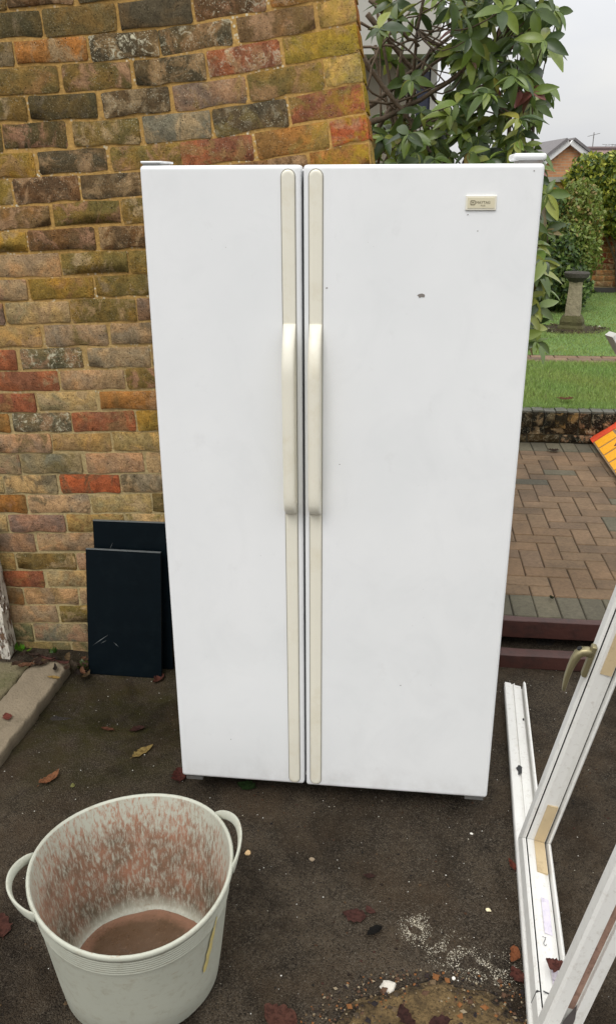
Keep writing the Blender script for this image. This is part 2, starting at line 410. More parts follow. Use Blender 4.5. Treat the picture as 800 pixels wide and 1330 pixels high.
# sand and rubble patch in the foreground
def patch():
    b = MB(); c = atz(560, 1350, 0); n = 40; vs = [Vector((c.x, c.y, .012))]; fs = []
    rings = 9
    for r in range(1, rings+1):
        for k in range(n):
            a = k*2*math.pi/n; q = r/rings
            rr = (.25 + .05*mnoise.noise((math.cos(a)*1.4, math.sin(a)*1.4, 3)) + .035*mnoise.noise((math.cos(a)*4, math.sin(a)*4, 5)))*q
            x, y = c.x+math.cos(a)*rr*1.05, c.y+math.sin(a)*rr*.62
            z = .013*(1-q**2) + .004*mnoise.noise((x*18, y*18, 2)) - (.006 if r == rings else 0)
            vs.append(Vector((x, y, z + gz(Vector((x, y, 0))))))
    for k in range(n): fs.append((0, 1+k, 1+(k+1) % n))
    for r in range(rings-1):
        for k in range(n): fs.append((1+r*n+k, 1+(r+1)*n+k, 1+(r+1)*n+(k+1) % n, 1+r*n+(k+1) % n))
    fc = [1.0]*n + [max(0, 1-((q_+1)/(rings-1))**2) for q_ in range(rings-1) for _ in range(n)]
    for f_, c_ in zip(fs, fc): b.add([vs[i_] for i_ in f_], [tuple(range(len(f_)))], (c_, c_, c_))
    M = Mat('sandy_soil'); v = M.coord('World').outputs[0]
    n1 = M.noise(v, 18, 6, .7); n2 = M.noise(v, 130, 5, .7)
    base = M.mix(M.ramp(n1, [(.3, 0.), (.7, 1.)]), (.06, .043, .025), (.25, .168, .075))
    base = M.mix(M.ramp(n2, [(.35, .7), (.55, 0.)]), base, (.025, .019, .013))
    thin = M.ramp(M.math('ADD', M.math('MULTIPLY', M.attr(), .62), M.math('MULTIPLY', M.noise(v, 38, 7, .75), .9)), [(.50, 1.), (.72, 0.)])
    base = M.mix(thin, base, M.mix(M.ramp(n2, [(.4, 0.), (.6, 1.)]), (.012, .010, .008), (.045, .036, .026)))
    M.set(Base_Color=base, Roughness=.95); M.bump(n2, 1.0, .008); M.b.inputs['Specular IOR Level'].default_value = .1
    tag(b.build('sand_patch', M.m, smooth=True), 'low patch of yellow brown sand and crumbs on the tarmac in the foreground', 'sand', kind='stuff')
    def sp():
        a = random.uniform(0, 6.283); r = math.sqrt(random.random())*.29
        return Vector((c.x+math.cos(a)*r*1.05, c.y+math.sin(a)*r*.62, .009*(1-(r/.29)**2)))
    stones('brick_crumbs', 'orange brick crumbs, bark and grit strewn over the sand patch', 'rubble', 1500, sp,
           lambda: random.uniform(.0018, .0045) if random.random() < .93 else random.uniform(.005, .011),
           [(.20, .085, .03), (.13, .09, .05), (.03, .022, .02), (.02, .016, .016), (.25, .2, .13), (.09, .05, .03), (.06, .045, .03)], M_GRIT)
patch()
def lime_spot():
    while True:
        u = random.random(); px = 555 + u*105 + random.gauss(0, 14); py = 1222 + u*52 + random.gauss(0, 12)
        if random.random() < .3: px, py = random.gauss(540, 9), random.gauss(1205, 9)
        P = atz(px, py, 0)
        if mnoise.noise((P.x*30, P.y*30, 0)) > -.15: return Vector((P.x, P.y, 0))
stones('lime_crumbs', 'spilled whitish lime mortar crumbs on the tarmac right of the sand', 'mortar crumbs', 1700, lime_spot,
       lambda: random.uniform(.0005, .0015) if random.random() < .93 else random.uniform(.0015, .0026), [(.42, .38, .29), (.33, .30, .23), (.5, .46, .38)], M_GRIT)

# ------------------------------------------------------------------ old brick wall
WALL_T = 2.8176
def wpt(px, py):
    s, t, z = site(att(px, py, WALL_T)); return s, z
BED = [  # bed joint under each course, digitised on the wall face (pixels)
 [(0,15.5),(100,6),(180,-1),(270,-13),(345,-26),(430,-40)],
 [(0,53),(50,50),(100,46),(150,41),(200,37.5),(250,30),(320,19),(410,3),(455,-7)],
 [(0,87.5),(70,83),(140,79.5),(200,75),(232,70),(300,60),(360,50.6),(410,40.5),(460,29)],
 [(0,126),(75,121),(150,117),(216,111),(266,105),(340,93),(365,87),(419,77.6),(464,67.5)],
 [(0,160),(100,156),(160,153),(216,147),(275,140.6),(340,132),(376,125),(428,115),(471,106)],
 [(0,198),(100,192.5),(160,189),(227,184.5),(295,177),(340,171),(387,162),(432,155),(475,148)],
 [(0,234),(50,229),(125,225),(180,222),(240,219),(320,211),(387,200),(432,192),(478,184)],
 [(0,270),(62,264),(125,260),(182,256)], [(0,301),(62,297),(125,294),(185,291)],
 [(0,331),(40,329),(92,327),(184,324)], [(0,363),(79,360),(189,355)], [(0,393),(63,390),(189,385.5)],
 [(0,423),(84,421),(194,418)], [(0,453),(52,452),(194,449)], [(0,483),(110,480),(198,477)],
 [(0,510.5),(110,508),(201,506)], [(0,537),(110,534.5),(203,532)], [(0,563),(110,562),(205,560.5)],
 [(0,590),(110,588),(206,587)], [(0,617),(209,615)], [(0,642.5),(210,641)], [(0,668),(210,667)],
 [(0,692.6),(215,692)], [(0,718),(215,718)], [(0,741),(215,741)], [(0,763.5),(215,764)], [(0,786),(215,787)],
 [(0,809.5),(215,811)], [(0,833),(215,835)], [(0,856),(215,858)]]
BEDS = [[wpt(*p) for p in b] for b in BED]
def interp(pts, s):
    if s <= pts[0][0]:
        (a, b), (c, d) = pts[0], pts[1]; k = (d-b)/(c-a); return b + k*.5*max(s-a, -.6)
    for (a, b), (c, d) in zip(pts, pts[1:]):
        if s <= c: return b + (d-b)*(s-a)/(c-a)
    (a, b), (c, d) = pts[-2], pts[-1]; k = (d-b)/(c-a)
    return d + k*(s-c)
def bed(k, s):
    if k < 0: return bed(0, s) + .0765*(-k)
    if k <= 6: return interp(BEDS[k], s)
    sr = BEDS[k][-1][0]
    if s <= sr: return interp(BEDS[k], s)
    fade = max(0, 1-(k-6)/12)
    return BEDS[k][-1][1] + (interp(BEDS[6], s) - interp(BEDS[6], sr))*fade
ea, eb = wpt(461, 0), wpt(484, 213)
def wall_end(z):
    k = (eb[0]-ea[0])/(eb[1]-ea[1])
    if z >= eb[1]: return ea[0] + k*(z-ea[1])
    return eb[0] + k*(z-eb[1])*(.5 if z > .8 else .5) if z > .6 else eb[0] + k*(.6-eb[1])*.5
P_ = dict(DG=(74,72,54), OB=(112,95,58), DK=(80,74,66), OR=(158,108,56), RD=(150,82,66), RB=(104,74,58), YL=(170,136,52),
          YG=(150,130,42), TN=(182,152,98), PK=(188,154,126), BG=(186,166,126), GB=(134,132,116), PU=(142,114,106), WL=(112,108,90),
          RO=(178,82,54), OL=(128,108,56), GP=(174,154,130), BR=(130,96,66), MO=(112,112,82))
ROWS = [  # spans in pixels along each course, colour, lichen
 [(-60,6,'OB',.4),(9,93,'RB',.5),(100,186,'DK',.4),(190,278,'RB',.6),(283,372,'OR',.5),(377,456,'OB',.3)],
 [(-40,53,'DG',.2),(57,150,'OB',.3),(156,248,'DK',.15),(253,344,'RB',.8),(350,452,'OR',.5)],
 [(-70,17,'OB',.3),(21,112,'OR',.4),(118,205,'DK',.95),(208,300,'DK',.75),(309,408,'BR',.3),(414,461,'TN',.1)],
 [(-16,75,'OB',.35),(82,169,'OB',.4),(176,266,'DK',.55),(270,364,'RD',.75),(369,465,'YG',.2)],
 [(-55,34,'OB',.3),(39,125,'DG',.25),(134,220,'DK',.6),(226,319,'PU',.55),(323,419,'OL',.3),(422,469,'TN',.1)],
 [(-84,2,'OB',.4),(5,86,'DG',.3),(96,181,'OB',.5),(187,273,'GB',.35),(278,373,'DK',.6),(377,472,'RD',.3)],
 [(-40,44,'YL',.3),(51,138,'DK',.35),(145,234,'OL',.25),(236,328,'RD',.5),(333,426,'OR',.35),(430,477,'RO',.05)],
 [(-66,15,'YL',.2),(19,102,'RB',.45),(106,192,'DK',.5),(404,479,'OR',.1)],
 [(-22,64,'BR',.2),(70,155,'OL',.2),(159,245,'OL',.3)],
 [(-48,34,'YL',.1),(38,123,'RB',.3),(130,212,'RB',.3)],
 [(-4,78,'PK',.2),(81,165,'OL',.3),(168,252,'OL',.3)],
 [(-45,35,'GP',.1),(39,121,'YL',.2),(125,205,'OL',.2)],
 [(-76,5,'PU',.1),(9,90,'BG',.15),(93,176,'OL',.3),(179,258,'PU',.2)],
 [(-26,53,'TN',.1),(59,139,'GP',.25),(145,222,'GP',.3)],
 [(-58,21,'RD',.1),(28,107,'WL',1.),(115,194,'GP',.3),(198,270,'OL',.2)],
 [(-2,76,'RD',.1),(80,161,'PK',.2),(165,240,'OB',.2)],
 [(-28,46,'RD',.2),(50,124,'BG',.15),(131,207,'OR',.1)],
 [(-62,12,'OR',.1),(18,92,'WL',.95),(95,175,'RD',.15),(179,250,'YL',.2)],
 [(-8,66,'PK',.15),(69,144,'TN',.1),(148,220,'TN',.1)],
 [(-50,26,'GB',.1),(29,106,'GB',.15),(113,186,'PK',.1),(191,260,'GP',.1)],
 [(-70,4,'BG',.1),(7,74,'BG',.2),(79,155,'RO',.05),(158,232,'GP',.1)],
 [(-38,34,'OR',.1),(38,116,'GP',.1),(120,196,'BG',.15),(199,270,'OB',.1)],
 [(-62,9,'BG',.1),(13,84,'PU',.1),(88,161,'TN',.1),(165,235,'BG',.1)],
 [(-28,45,'PU',.1),(50,125,'PK',.1),(130,200,'GP',.1)],
 [(-52,19,'TN',.1),(23,98,'OB',.35),(101,172,'PK',.1)],
 [(-13,57,'RD',.15),(62,133,'BG',.1),(137,206,'GP',.1)],
 [(-38,30,'BR',.1),(33,101,'PK',.1),(105,176,'GP',.1)],
 [(-56,11,'GP',.1),(15,74,'PK',.1),(79,150,'OL',.1)],
 [(-25,42,'MO',.1),(46,114,'GB',.1),(118,188,'GB',.1)],
 [(-50,20,'MO',.1),(24,92,'MO',.1),(96,164,'MO',.1)]]
def brick_mesh(seed):
    """unit brick, x and z in -.5..+.5, front at y=0 (irregular, rounded arris), back at y=.06"""
    rr = random.Random(seed); US = [-.5, -.475, -.24, 0, .24, .475, .5]; VS = [-.5, -.425, 0, .425, .5]; nx, nz = 7, 5; b = MB(); vs = []; fs = []
    for j in range(nz):
        for i in range(nx):
            u, v = US[i], VS[j]
            edge = (i in (0, nx-1)) or (j in (0, nz-1)); cor = (i in (0, nx-1)) and (j in (0, nz-1))
            y = rr.uniform(-.0016, .0016) + (.0022 if edge else 0) + (.0012 if cor else 0)
            uu = u*(1 if not cor else .985) + rr.uniform(-.006, .006)
            vv = v*(1 if not cor else .95) + rr.uniform(-.035, .035)*((1.9 if j == 0 else 1) if edge else .5)
            vs.append((uu, y, vv))
    for j in range(nz-1):
        for i in range(nx-1): fs.append((j*nx+i, j*nx+i+1, (j+1)*nx+i+1, (j+1)*nx+i))
    rim = [i for i in range(nx)] + [j*nx+nx-1 for j in range(1, nz)] + [(nz-1)*nx+i for i in range(nx-2, -1, -1)] + [j*nx for j in range(nz-2, 0, -1)]
    base = len(vs); n = len(rim)
    for i in rim: vs.append(vs[i])                            # own vertices for the sides keep the face flat
    for i in rim: vs.append((vs[i][0], .06, vs[i][2]))
    for k in range(n): fs.append((base+(k+1) % n, base+k, base+n+k, base+n+(k+1) % n))
    b.add(vs, fs); return b.mesh('brick', M_BRICK, smooth=True)
BM = [brick_mesh(100+i) for i in range(26)]

def wall():
    z0 = -.03; ks = list(range(-5, 30))
    e = empty('brick_wall', S(-.9, WALL_T, 0)); LEFT = -2.6
    tag(e, 'old weathered stock brick wall with leaning right end behind the fridge', 'wall')
    # mortar core
    b = MB(); zt = bed(-6, 0) + .02; zs = [z0 + (zt-z0)*i/30 for i in range(31)]
    ns = 60
    vs = []
    for z in zs:
        se = wall_end(z) - .004
        for i in range(ns+1):
            s = LEFT + (se-LEFT)*i/ns
            vs.append(S(s, WALL_T + .0044 + .0020*mnoise.noise((s*14, z*14, 0)), z))
    fs = [(j*(ns+1)+i, j*(ns+1)+i+1, (j+1)*(ns+1)+i+1, (j+1)*(ns+1)+i) for j in range(30) for i in range(ns)]
    b.add(vs, fs)
    for za, zb in zip(zs, zs[1:]):
        a, c = wall_end(za)-.004, wall_end(zb)-.004
        b.add([S(a, WALL_T+.0085, za), S(a, WALL_T+.22, za), S(c, WALL_T+.22, zb), S(c, WALL_T+.0085, zb)], [(0, 1, 2, 3)])
    b.add([S(LEFT, WALL_T+.22, z0), S(wall_end(z0)-.004, WALL_T+.22, z0), S(wall_end(zt)-.004, WALL_T+.22, zt), S(LEFT, WALL_T+.22, zt)], [(0, 3, 2, 1)])
    b.add([S(LEFT, WALL_T+.0085, zt), S(wall_end(zt), WALL_T+.0085, zt), S(wall_end(zt), WALL_T+.22, zt), S(LEFT, WALL_T+.22, zt)], [(0, 1, 2, 3)])
    world_child(b.build('mortar', M_MORTAR, smooth=False), e)
    rr = random.Random(3); count = 0; extra = MB(); endb = MB()
    hid = ['OB', 'DG', 'DK', 'OL', 'RB', 'BR', 'PK', 'BG', 'RD', 'TN', 'GP']
    def put(k, s0, s1, ck, lich):
        nonlocal count
        zc0, zc1 = bed(k, (s0+s1)/2), bed(k-1, (s0+s1)/2)
        sm = (s0+s1)/2; ang = math.atan2((bed(k, s1)+bed(k-1, s1))/2 - (bed(k, s0)+bed(k-1, s0))/2, s1-s0)
        h = (zc1-zc0) - .0085; wdt = (s1-s0) + .003
        c = P_[ck]; j = rr.uniform(1.08, 1.36); col = lin(*c); lu = sum(col)/3; av = (.20, .145, .060); col = [min(1, (x*.66+lu*.06+a_*.28)*j*rr.uniform(.97, 1.03)) for x, a_ in zip(col, av)]
        loc = S(sm, WALL_T + rr.uniform(-.0025, .0012), (zc0+zc1)/2 + .001)
        Mx = Matrix.Translation(loc) @ Matrix.Rotation(-YAW, 4, 'Z') @ Matrix.Rotation(-ang, 4, 'Y') @ Matrix.Diagonal((wdt, 1, h, 1))
        me = BM[rr.randrange(len(BM))]
        if s1 > -1.62 and k >= 0 and count < 298:
            o = bpy.data.objects.new('brick', me); o.color = (*col, lich); COL.objects.link(o)
            o.parent = e; o.matrix_parent_inverse = Matrix.Translation(-e.location); o.matrix_basis = Mx; count += 1
        else:
            extra.add([Mx @ v.co for v in me.vertices], [tuple(p.vertices) for p in me.polygons], tuple(col))
    for k in ks:
        spans = []
        if k >= 0:
            for a, b_, ck, li in ROWS[k]:
                ym = None
                # course mid line in pixels at the span ends
                def ymid(px):
                    s_, _z = wpt(px, 400)
                    for _ in range(3):
                        zz = (bed(k, s_)+bed(k-1, s_))/2
                        # project (s_,zz) to pixel y, then re-evaluate s at that height
                        Pq = S(s_, WALL_T, zz) - CAM
                        py = 665 - FPX*Pq.dot(U_)/Pq.dot(F_)
                        s_, _z = wpt(px, py)
                    return s_
                spans.append([ymid(a), ymid(b_), ck, li])
        zc = (bed(k, 0)+bed(k-1, 0))/2; se = wall_end(zc)
        if not spans: spans = [[-1.4+(k % 2)*.11, -1.19+(k % 2)*.11, 'OB', .3]]
        # fill to the right end, between and to the left
        spans.sort(); full = []
        for i, sp in enumerate(spans):
            full.append(sp)
            nxt = spans[i+1][0] if i+1 < len(spans) else se + .0
            cur = sp[1] + .011
            gap = nxt - cur
            if gap > .06:
                n = max(1, round(gap/.225)); wd = gap/n
                for q in range(n): full.append([cur+q*wd, cur+(q+1)*wd-.011, rr.choice(hid), rr.uniform(.1, .5)])
        cur = spans[0][0] - .011
        while cur > LEFT:
            full.append([max(LEFT, cur-.215), cur, rr.choice(hid), rr.uniform(.1, .4)]); cur -= .226
        for s0, s1, ck, li in full:
            if s1 - s0 > .03: put(k, s0, s1, ck, li)
        # end face
        zz0, zz1 = bed(k, se)+.005, bed(k-1, se)-.006; c = lin(*P_[rr.choice(['TN', 'OR', 'YG', 'RD'])])
        parts = [(.003, .215)] if k % 2 else [(.003, .1), (.112, .215)]
        for t0, t1 in parts:
            a0, a1 = wall_end(zz0), wall_end(zz1)
            q = .0005
            vs = [S(a0+q-.02, WALL_T+t0+.006, zz0), S(a0+q, WALL_T+t0+.008, zz0+.004), S(a0+q, WALL_T+t1-.004, zz0+.004), S(a0+q-.02, WALL_T+t1, zz0),
                  S(a1+q-.02, WALL_T+t0+.006, zz1), S(a1+q, WALL_T+t0+.008, zz1-.004), S(a1+q, WALL_T+t1-.004, zz1-.004), S(a1+q-.02, WALL_T+t1, zz1)]
            endb.add(vs, [(1, 2, 6, 5), (0, 1, 5, 4), (2, 3, 7, 6), (4, 5, 6, 7), (3, 2, 1, 0)], c)
    o = endb.build('end_bricks', M_BRICK); o.color = (1, 1, 1, .2); world_child(o, e); tag(o, kind='stuff')
    o = extra.build('bricks_beyond_view', M_BRICK, smooth=True); o.color = (1, 1, 1, .3); world_child(o, e); tag(o, kind='stuff')
    return count
NB = wall(); print('wall bricks', NB)

# ------------------------------------------------------------------ fridge freezer
def fridge():
    e = empty('fridge_freezer', (-.384357, 2.087758, 0), (0, 0, -YAW))
    tag(e, 'tall white side by side fridge freezer with cream handles standing on the tarmac', 'fridge')
    W_, ZB, ZT = .91, .07, 1.7867
    org = Vector((-.384357, 2.087758, 0)); T0 = org.dot(E2)
    def fr(px, py):
        P = att(px, py, T0) - org; return P.dot(E1), P.z
    gap = (fr(391.5, 215)[0] + fr(396.8, 1014)[0])/2
    bevel_box('cabinet', (.006, .075, .045), (W_-.006, .70, ZT-.008), M_FRIDGE, e, .008)
    b = MB(); b.box((.012, .052, ZB+.012), (W_-.012, .080, ZT-.012)); b.build('door_gasket', M_SEAM, e)
    dl = bevel_box('door', (0, 0, ZB+.002), (gap-.0028, .055, ZT), M_FRIDGE, e, .0105, 4)
    dr = bevel_box('door', (gap+.0028, 0, ZB), (W_, .055, ZT), M_FRIDGE, e, .0105, 4)
    dl['label'] = 'narrow left freezer door'; dr['label'] = 'wide right fridge door with a cream badge'
    b = MB(); b.box((.03, .095, .012), (W_-.03, .105, ZB+.02)); b.build('toe_grille', M_SEAM, e)
    # handles
    def stadium(x0, x1, z0, z1, n=8):
        r = (x1-x0)/2; cx = (x0+x1)/2; out = []
        for k in range(n+1): a = math.pi*k/n; out.append((cx+r*math.cos(a), z1-r+r*math.sin(a)))
        for k in range(n+1): a = math.pi+math.pi*k/n; out.append((cx+r*math.cos(a), z0+r+r*math.sin(a)))
        return out
    for dr_, (pa, pb, qa, qb) in ((dl, (364.5, 384, 374.5, 389.5)), (dr, (400, 419.5, 402.5, 418.5))):
        u0 = (fr(pa, 300)[0]+fr(qa, 900)[0])/2; u1 = (fr(pb, 300)[0]+fr(qb, 900)[0])/2
        uc = (u0+u1)/2; hw = .0152; u0, u1 = uc-hw, uc+hw
        zt, zg1, zg0, zb = fr(uc, 222)[1], fr(380, 424)[1], fr(380, 668)[1], fr(380, 1015)[1]
        h = MB()
        rings = [[Vector((x, -y, z)) for x, z in stadium(u0-.0022-g, u1+.0022+g, zb-.0022-g, zt+.0022+g)] for g, y in ((0, -.002), (0, .0008))]
        h.loft(rings); h.build('handle_seam', M_SEAM2, dr_, fix=True)
        h = MB()
        rings = [[Vector((x, -y, z)) for x, z in stadium(u0+g, u1-g, zb+g, zt-g)] for g, y in ((0, -.001), (0, .0030), (.0012, .0046), (.004, .0056), (.0075, .0060))]
        h.loft(rings)
        ho = h.build('handle_strip', M_CREAM, dr_, smooth=True, fix=True)
        md = ho.modifiers.new('wn', 'WEIGHTED_NORMAL')
        # bulging grip
        prof = []; nz = 26
        for i in range(nz+1):
            q = i/nz; z = zg1 + .006 + (zg0 - .0 - zg1)*q
            out = .038*math.sin(math.pi/2*min(1, q/.24))**1.1 if q < .24 else .038*(1-.15*((q-.24)/.76)**1.6)
            if q > .90: out *= max(.2, math.sqrt(max(0, 1-((q-.90)/.10)**2*.96)))
            prof.append((z, out))
        rings = []
        for z, out in prof:
            t = .0125 if out > .012 else .006; ring = []
            for k in range(14):
                a = 2*math.pi*k/14; ca, sa = math.cos(a), math.sin(a)
                ring.append(Vector((uc + hw*1.02*math.copysign(abs(ca)**.62, ca), -(.0035+out) + t*math.copysign(abs(sa)**.75, sa), z)))
            rings.append(ring)
        g = MB(); g.loft(rings); g.build('grip', M_CREAM, dr_, smooth=True, fix=True)
        # lower support block linking the grip's end to the door
        zl = prof[-1][0]
        g = MB(); rings = []
        for q in range(7):
            z = zl + .03 - .032*q/6; o_ = .034*(1-(q/6)**2)+.004
            rings.append([Vector((uc+a_*hw*.96, -y_*o_, z)) for a_, y_ in ((-1, 0), (-1, .75), (-.7, 1), (.7, 1), (1, .75), (1, 0))])
        g.loft(rings); g.build('grip_end', M_CREAM, dr_, smooth=True, fix=True)
    # badge
    bx0, bz1 = fr(605, 254); bx1, bz0 = fr(643.5, 273)
    bevel_box('badge', (bx0, -.004, bz0), (bx1, .002, bz1), M_CREAM, dr, .0012, 2)
    ins = simple('badge_panel', lin(214, 206, 178), .4, .04)
    o = bevel_box('badge_panel', (bx0+.004, -.0049, bz0+.004), (bx1-.004, -.003, bz1-.0035), ins, dr, .0006, 2)
    ink = simple('badge_print', lin(120, 112, 90), .5, .05)
    g = MB(); cx, cz = bx0+.0155, (bz0+bz1)/2+.0005
    def rrect(cx, cz, w, h, r, y, n=5):
        out = []
        for qx, qz, a0 in ((1, 1, 0), (-1, 1, 90), (-1, -1, 180), (1, -1, 270)):
            for k in range(n): a = R(a0+90*k/(n-1)); out.append(Vector((cx+qx*(w-r)+r*math.cos(a), y, cz+qz*(h-r)+r*math.sin(a))))
        return out
    A, B_ = rrect(cx, cz, .0055, .0050, .0022, -.0056), rrect(cx, cz, .0040, .0034, .0014, -.0056)
    n = len(A); g.add(A+B_, [(i, (i+1) % n, n+(i+1) % n, n+i) for i in range(n)])
    g.add([(cx-.0022, -.0056, cz-.0008), (cx+.0022, -.0056, cz-.0008), (cx+.0022, -.0056, cz+.0012), (cx-.0022, -.0056, cz+.0012)], [(0, 1, 2, 3)])
    g.build('emblem', ink, dr)
    def text(body, size, x, z, name):
        cu = bpy.data.curves.new(name, 'FONT'); cu.body = body; cu.size = size; cu.align_x = 'CENTER'; cu.align_y = 'CENTER'; cu.extrude = .0001
        t = bpy.data.objects.new(name, cu); COL.objects.link(t)
        dg = bpy.context.evaluated_depsgraph_get(); me = bpy.data.meshes.new_from_object(t.evaluated_get(dg))
        bpy.data.objects.remove(t); me.materials.clear(); me.materials.append(ink)
        o = link(bpy.data.objects.new(name, me), dr); o.matrix_basis = Matrix.Translation((x, -.0055, z)) @ Matrix.Rotation(R(90), 4, 'X')
    text('MAYTAG', .0078, cx+.0225, cz+.0005, 'badge_lettering'); text('PLUS', .0044, cx+.0225, cz-.006, 'badge_lettering')
    # hinge covers, bottom hinges, feet
    hl = bevel_box('hinge_cover', (.002, .004, ZT+.0045), (.052, .11, ZT+.0095), M_FRIDGE, e, .002, 2)
    b = MB(); b.box((.006, .008, ZT-.002), (.046, .10, ZT+.005)); b.build('hinge_plate', M_METAL, e)
    hr = bevel_box('hinge_cover', (W_-.068, .006, ZT+.006), (W_+.003, .12, ZT+.021), M_FRIDGE, e, .0075, 4)
    b = MB(); b.box((W_-.056, .010, ZT-.002), (W_-.004, .11, ZT+.0075)); b.build('hinge_plate', M_METAL, e)
    for x0, x1 in ((.012, .062), (W_-.064, W_-.010)):
        b = MB(); b.box((x0, .004, ZB-.011), (x1, .085, ZB-.0005)); b.box((x0+.012, .04, .03), (x1-.012, .085, ZB-.011)); b.build('bottom_hinge', M_METAL, e)
    for x in (.07, W_-.07):
        for y in (.13, .62):
            b = MB(); b.tube([(x-.012, y, .021), (x+.012, y, .021)], .021, 12); b.box((x-.02, y-.015, .02), (x+.02, y+.015, .06)); b.build('roller_foot', M_BLACK, e)
    # chips in the enamel
    for px, py, r in ((546.5, 384, .0088), (424.5, 374, .003), (607, 279, .0022), (441, 603, .002), (620, 300, .0018), (693, 222, .002), (520, 890, .0022), (300, 960, .002)):
        u, z = fr(px, py); g = MB(); n = 9
        ring = [Vector((u+r*random.uniform(.5, 1.2)*math.cos(k*2*math.pi/n), -.0007, z+.62*r*random.uniform(.5, 1.2)*math.sin(k*2*math.pi/n))) for k in range(n)]
        g.add(ring, [tuple(reversed(range(n)))])
        g.build('enamel_chip', simple('chip_grey', lin(128, 122, 116), .7), dr if u > gap else dl)
fridge()

# ------------------------------------------------------------------ dark panels leaning on the wall
def lean_panel(name, label, tl, tr, base_t, ztop, thick, s0, s1):
    pass
def panel(label, s0, s1, t_bot, t_top, ztop, skew, scratches):
    hgt = math.hypot(ztop, t_top-t_bot); lean = math.atan2(t_top-t_bot, ztop)
    M = Matrix.Translation(S(s0, t_bot, .002)) @ Matrix.Rotation(-YAW, 4, 'Z') @ Matrix.Rotation(-lean, 4, 'X') @ Matrix.Rotation(skew, 4, 'Y')
    e = empty('leaning_board', mat=M); tag(e, label, 'panel')
    bevel_box('board', (0, 0, 0), (s1-s0, .014, hgt), M_PANEL, e, .0015, 2)
    edge = simple('worn_panel_edge', lin(96, 100, 100), .6, .3, 60)
    b = MB(); b.box((.001, -.0008, hgt-.0015), (s1-s0-.001, .0135, hgt+.0012)); b.build('worn_edge', edge, e)
    for x0, z0, x1, z1, w_ in scratches:
        b = MB(); d = Vector((x1-x0, 0, z1-z0)); nrm = Vector((-d.z, 0, d.x)).normalized()*w_
        a, c = Vector((x0, -.0005, z0)), Vector((x1, -.0005, z1)); mid = (a+c)/2
        b.add([a, mid-nrm, c, mid+nrm], [(0, 1, 2, 3)]); b.build('scratch', edge, e)
sa = site(att(116, 874, 2.66)); 
def ground_s(px, py):
    s, t, _ = site(atz(px, py, 0)); return s, t
f0, f1 = ground_s(116, 875), ground_s(210, 882)
panel('smaller blue black panel leaning in front of the larger one against the brick wall', f0[0], f1[0], (f0[1]+f1[1])/2, WALL_T-.072,
      site(att(158, 715.5, WALL_T-.072))[2], R(.5), [(.018, .115, .085, .165, .0012), (.10, .135, .122, .115, .001), (.05, .125, .075, .14, .0008)])
b0 = site(att(122, 678, WALL_T-.016)); b1 = site(att(216, 679, WALL_T-.016))
panel('taller blue black panel partly hidden behind the fridge and the smaller panel', b0[0], b1[0]+.012, WALL_T-.098, WALL_T-.017, (b0[2]+b1[2])/2, R(-.3), [(.06, .47, .075, .5, .0008)])

# ------------------------------------------------------------------ paving slabs and post at the left
def slab(name, label, cat, poly, z, mat, seed):
    """poly: ground outline (Vectors); slab with chipped, uneven edge"""
    b = MB(); pts = []
    for p, q in zip(poly, poly[1:]+poly[:1]):
        L_ = (q-p).length; n = max(2, int(L_/.03))
        for i in range(n):
            a = p + (q-p)*(i/n); k = .004*mnoise.noise((a.x*40+seed, a.y*40, 0)) + .006*mnoise.noise((a.x*9, a.y*9, seed))
            pts.append(a + Vector((k, k*.5, 0)))
    c = sum(pts, Vector())/len(pts)
    ring = lambda f, zz: [Vector((c.x+(p.x-c.x)*f, c.y+(p.y-c.y)*f, zz + .002*mnoise.noise((p.x*25, p.y*25, f*9)))) for p in pts]
    b.loft([ring(1.0, -.02), ring(1.0, z-.010), ring(.985, z-.003), ring(.955, z), ring(.75, z+.001), ring(.4, z+.001), ring(.05, z)], cap=True)
    o = b.build(name, mat, smooth=True, fix=True); tag(o, label, cat); return o
Z_S = .045
def edge_slab(name, label, a0, a1, b0, b1, z, mat, seed):
    """straight concrete slab between edge a (left) and edge b (right), worn arris, slightly uneven"""
    b = MB(); n = 44; W_ = [(0, -.03), (0, z-.010), (.012, z-.002), (.05, z), (.3, z), (.5, z), (.7, z), (.95, z), (.988, z-.002), (1, z-.010), (1, -.03)]; rings = []
    for i in range(n+1):
        q = i/n; A, B_ = a0.lerp(a1, q), b0.lerp(b1, q); ring = []
        for k, (u, zz) in enumerate(W_):
            P = A.lerp(B_, u); c = .007*mnoise.noise((q*11, seed, u*3)) + .004*mnoise.noise((q*37, seed, u*3))
            d = (B_-A).normalized()*(c if u in (0, 1, .012, .988) else 0)
            ring.append(Vector((P.x, P.y, 0)) + d + Vector((0, 0, zz + .0025*mnoise.noise((P.x*16, P.y*16, seed)) + .0015*mnoise.noise((P.x*60, P.y*60, seed)))))
        rings.append(ring)
    b.loft(rings, closed=True, cap=True); o = b.build(name, mat, smooth=True, fix=True); tag(o, label, 'slab'); return o
g = lambda px, py: Vector(atz(px, py, Z_S)[:2]).to_3d()
edge_slab('edging_slab', 'narrow worn concrete edging slab running from the wall foot to the left edge', g(44, 858), g(-78, 1004), g(92, 860), g(-54, 1050), Z_S, M_CONC, 1)
edge_slab('paving_slab', 'mossy concrete paving slab left of the narrow edging slab', g(-110, 850), g(-260, 1000), g(39, 858), g(-86, 1004), Z_S-.012, M_MOSSCONC, 2)

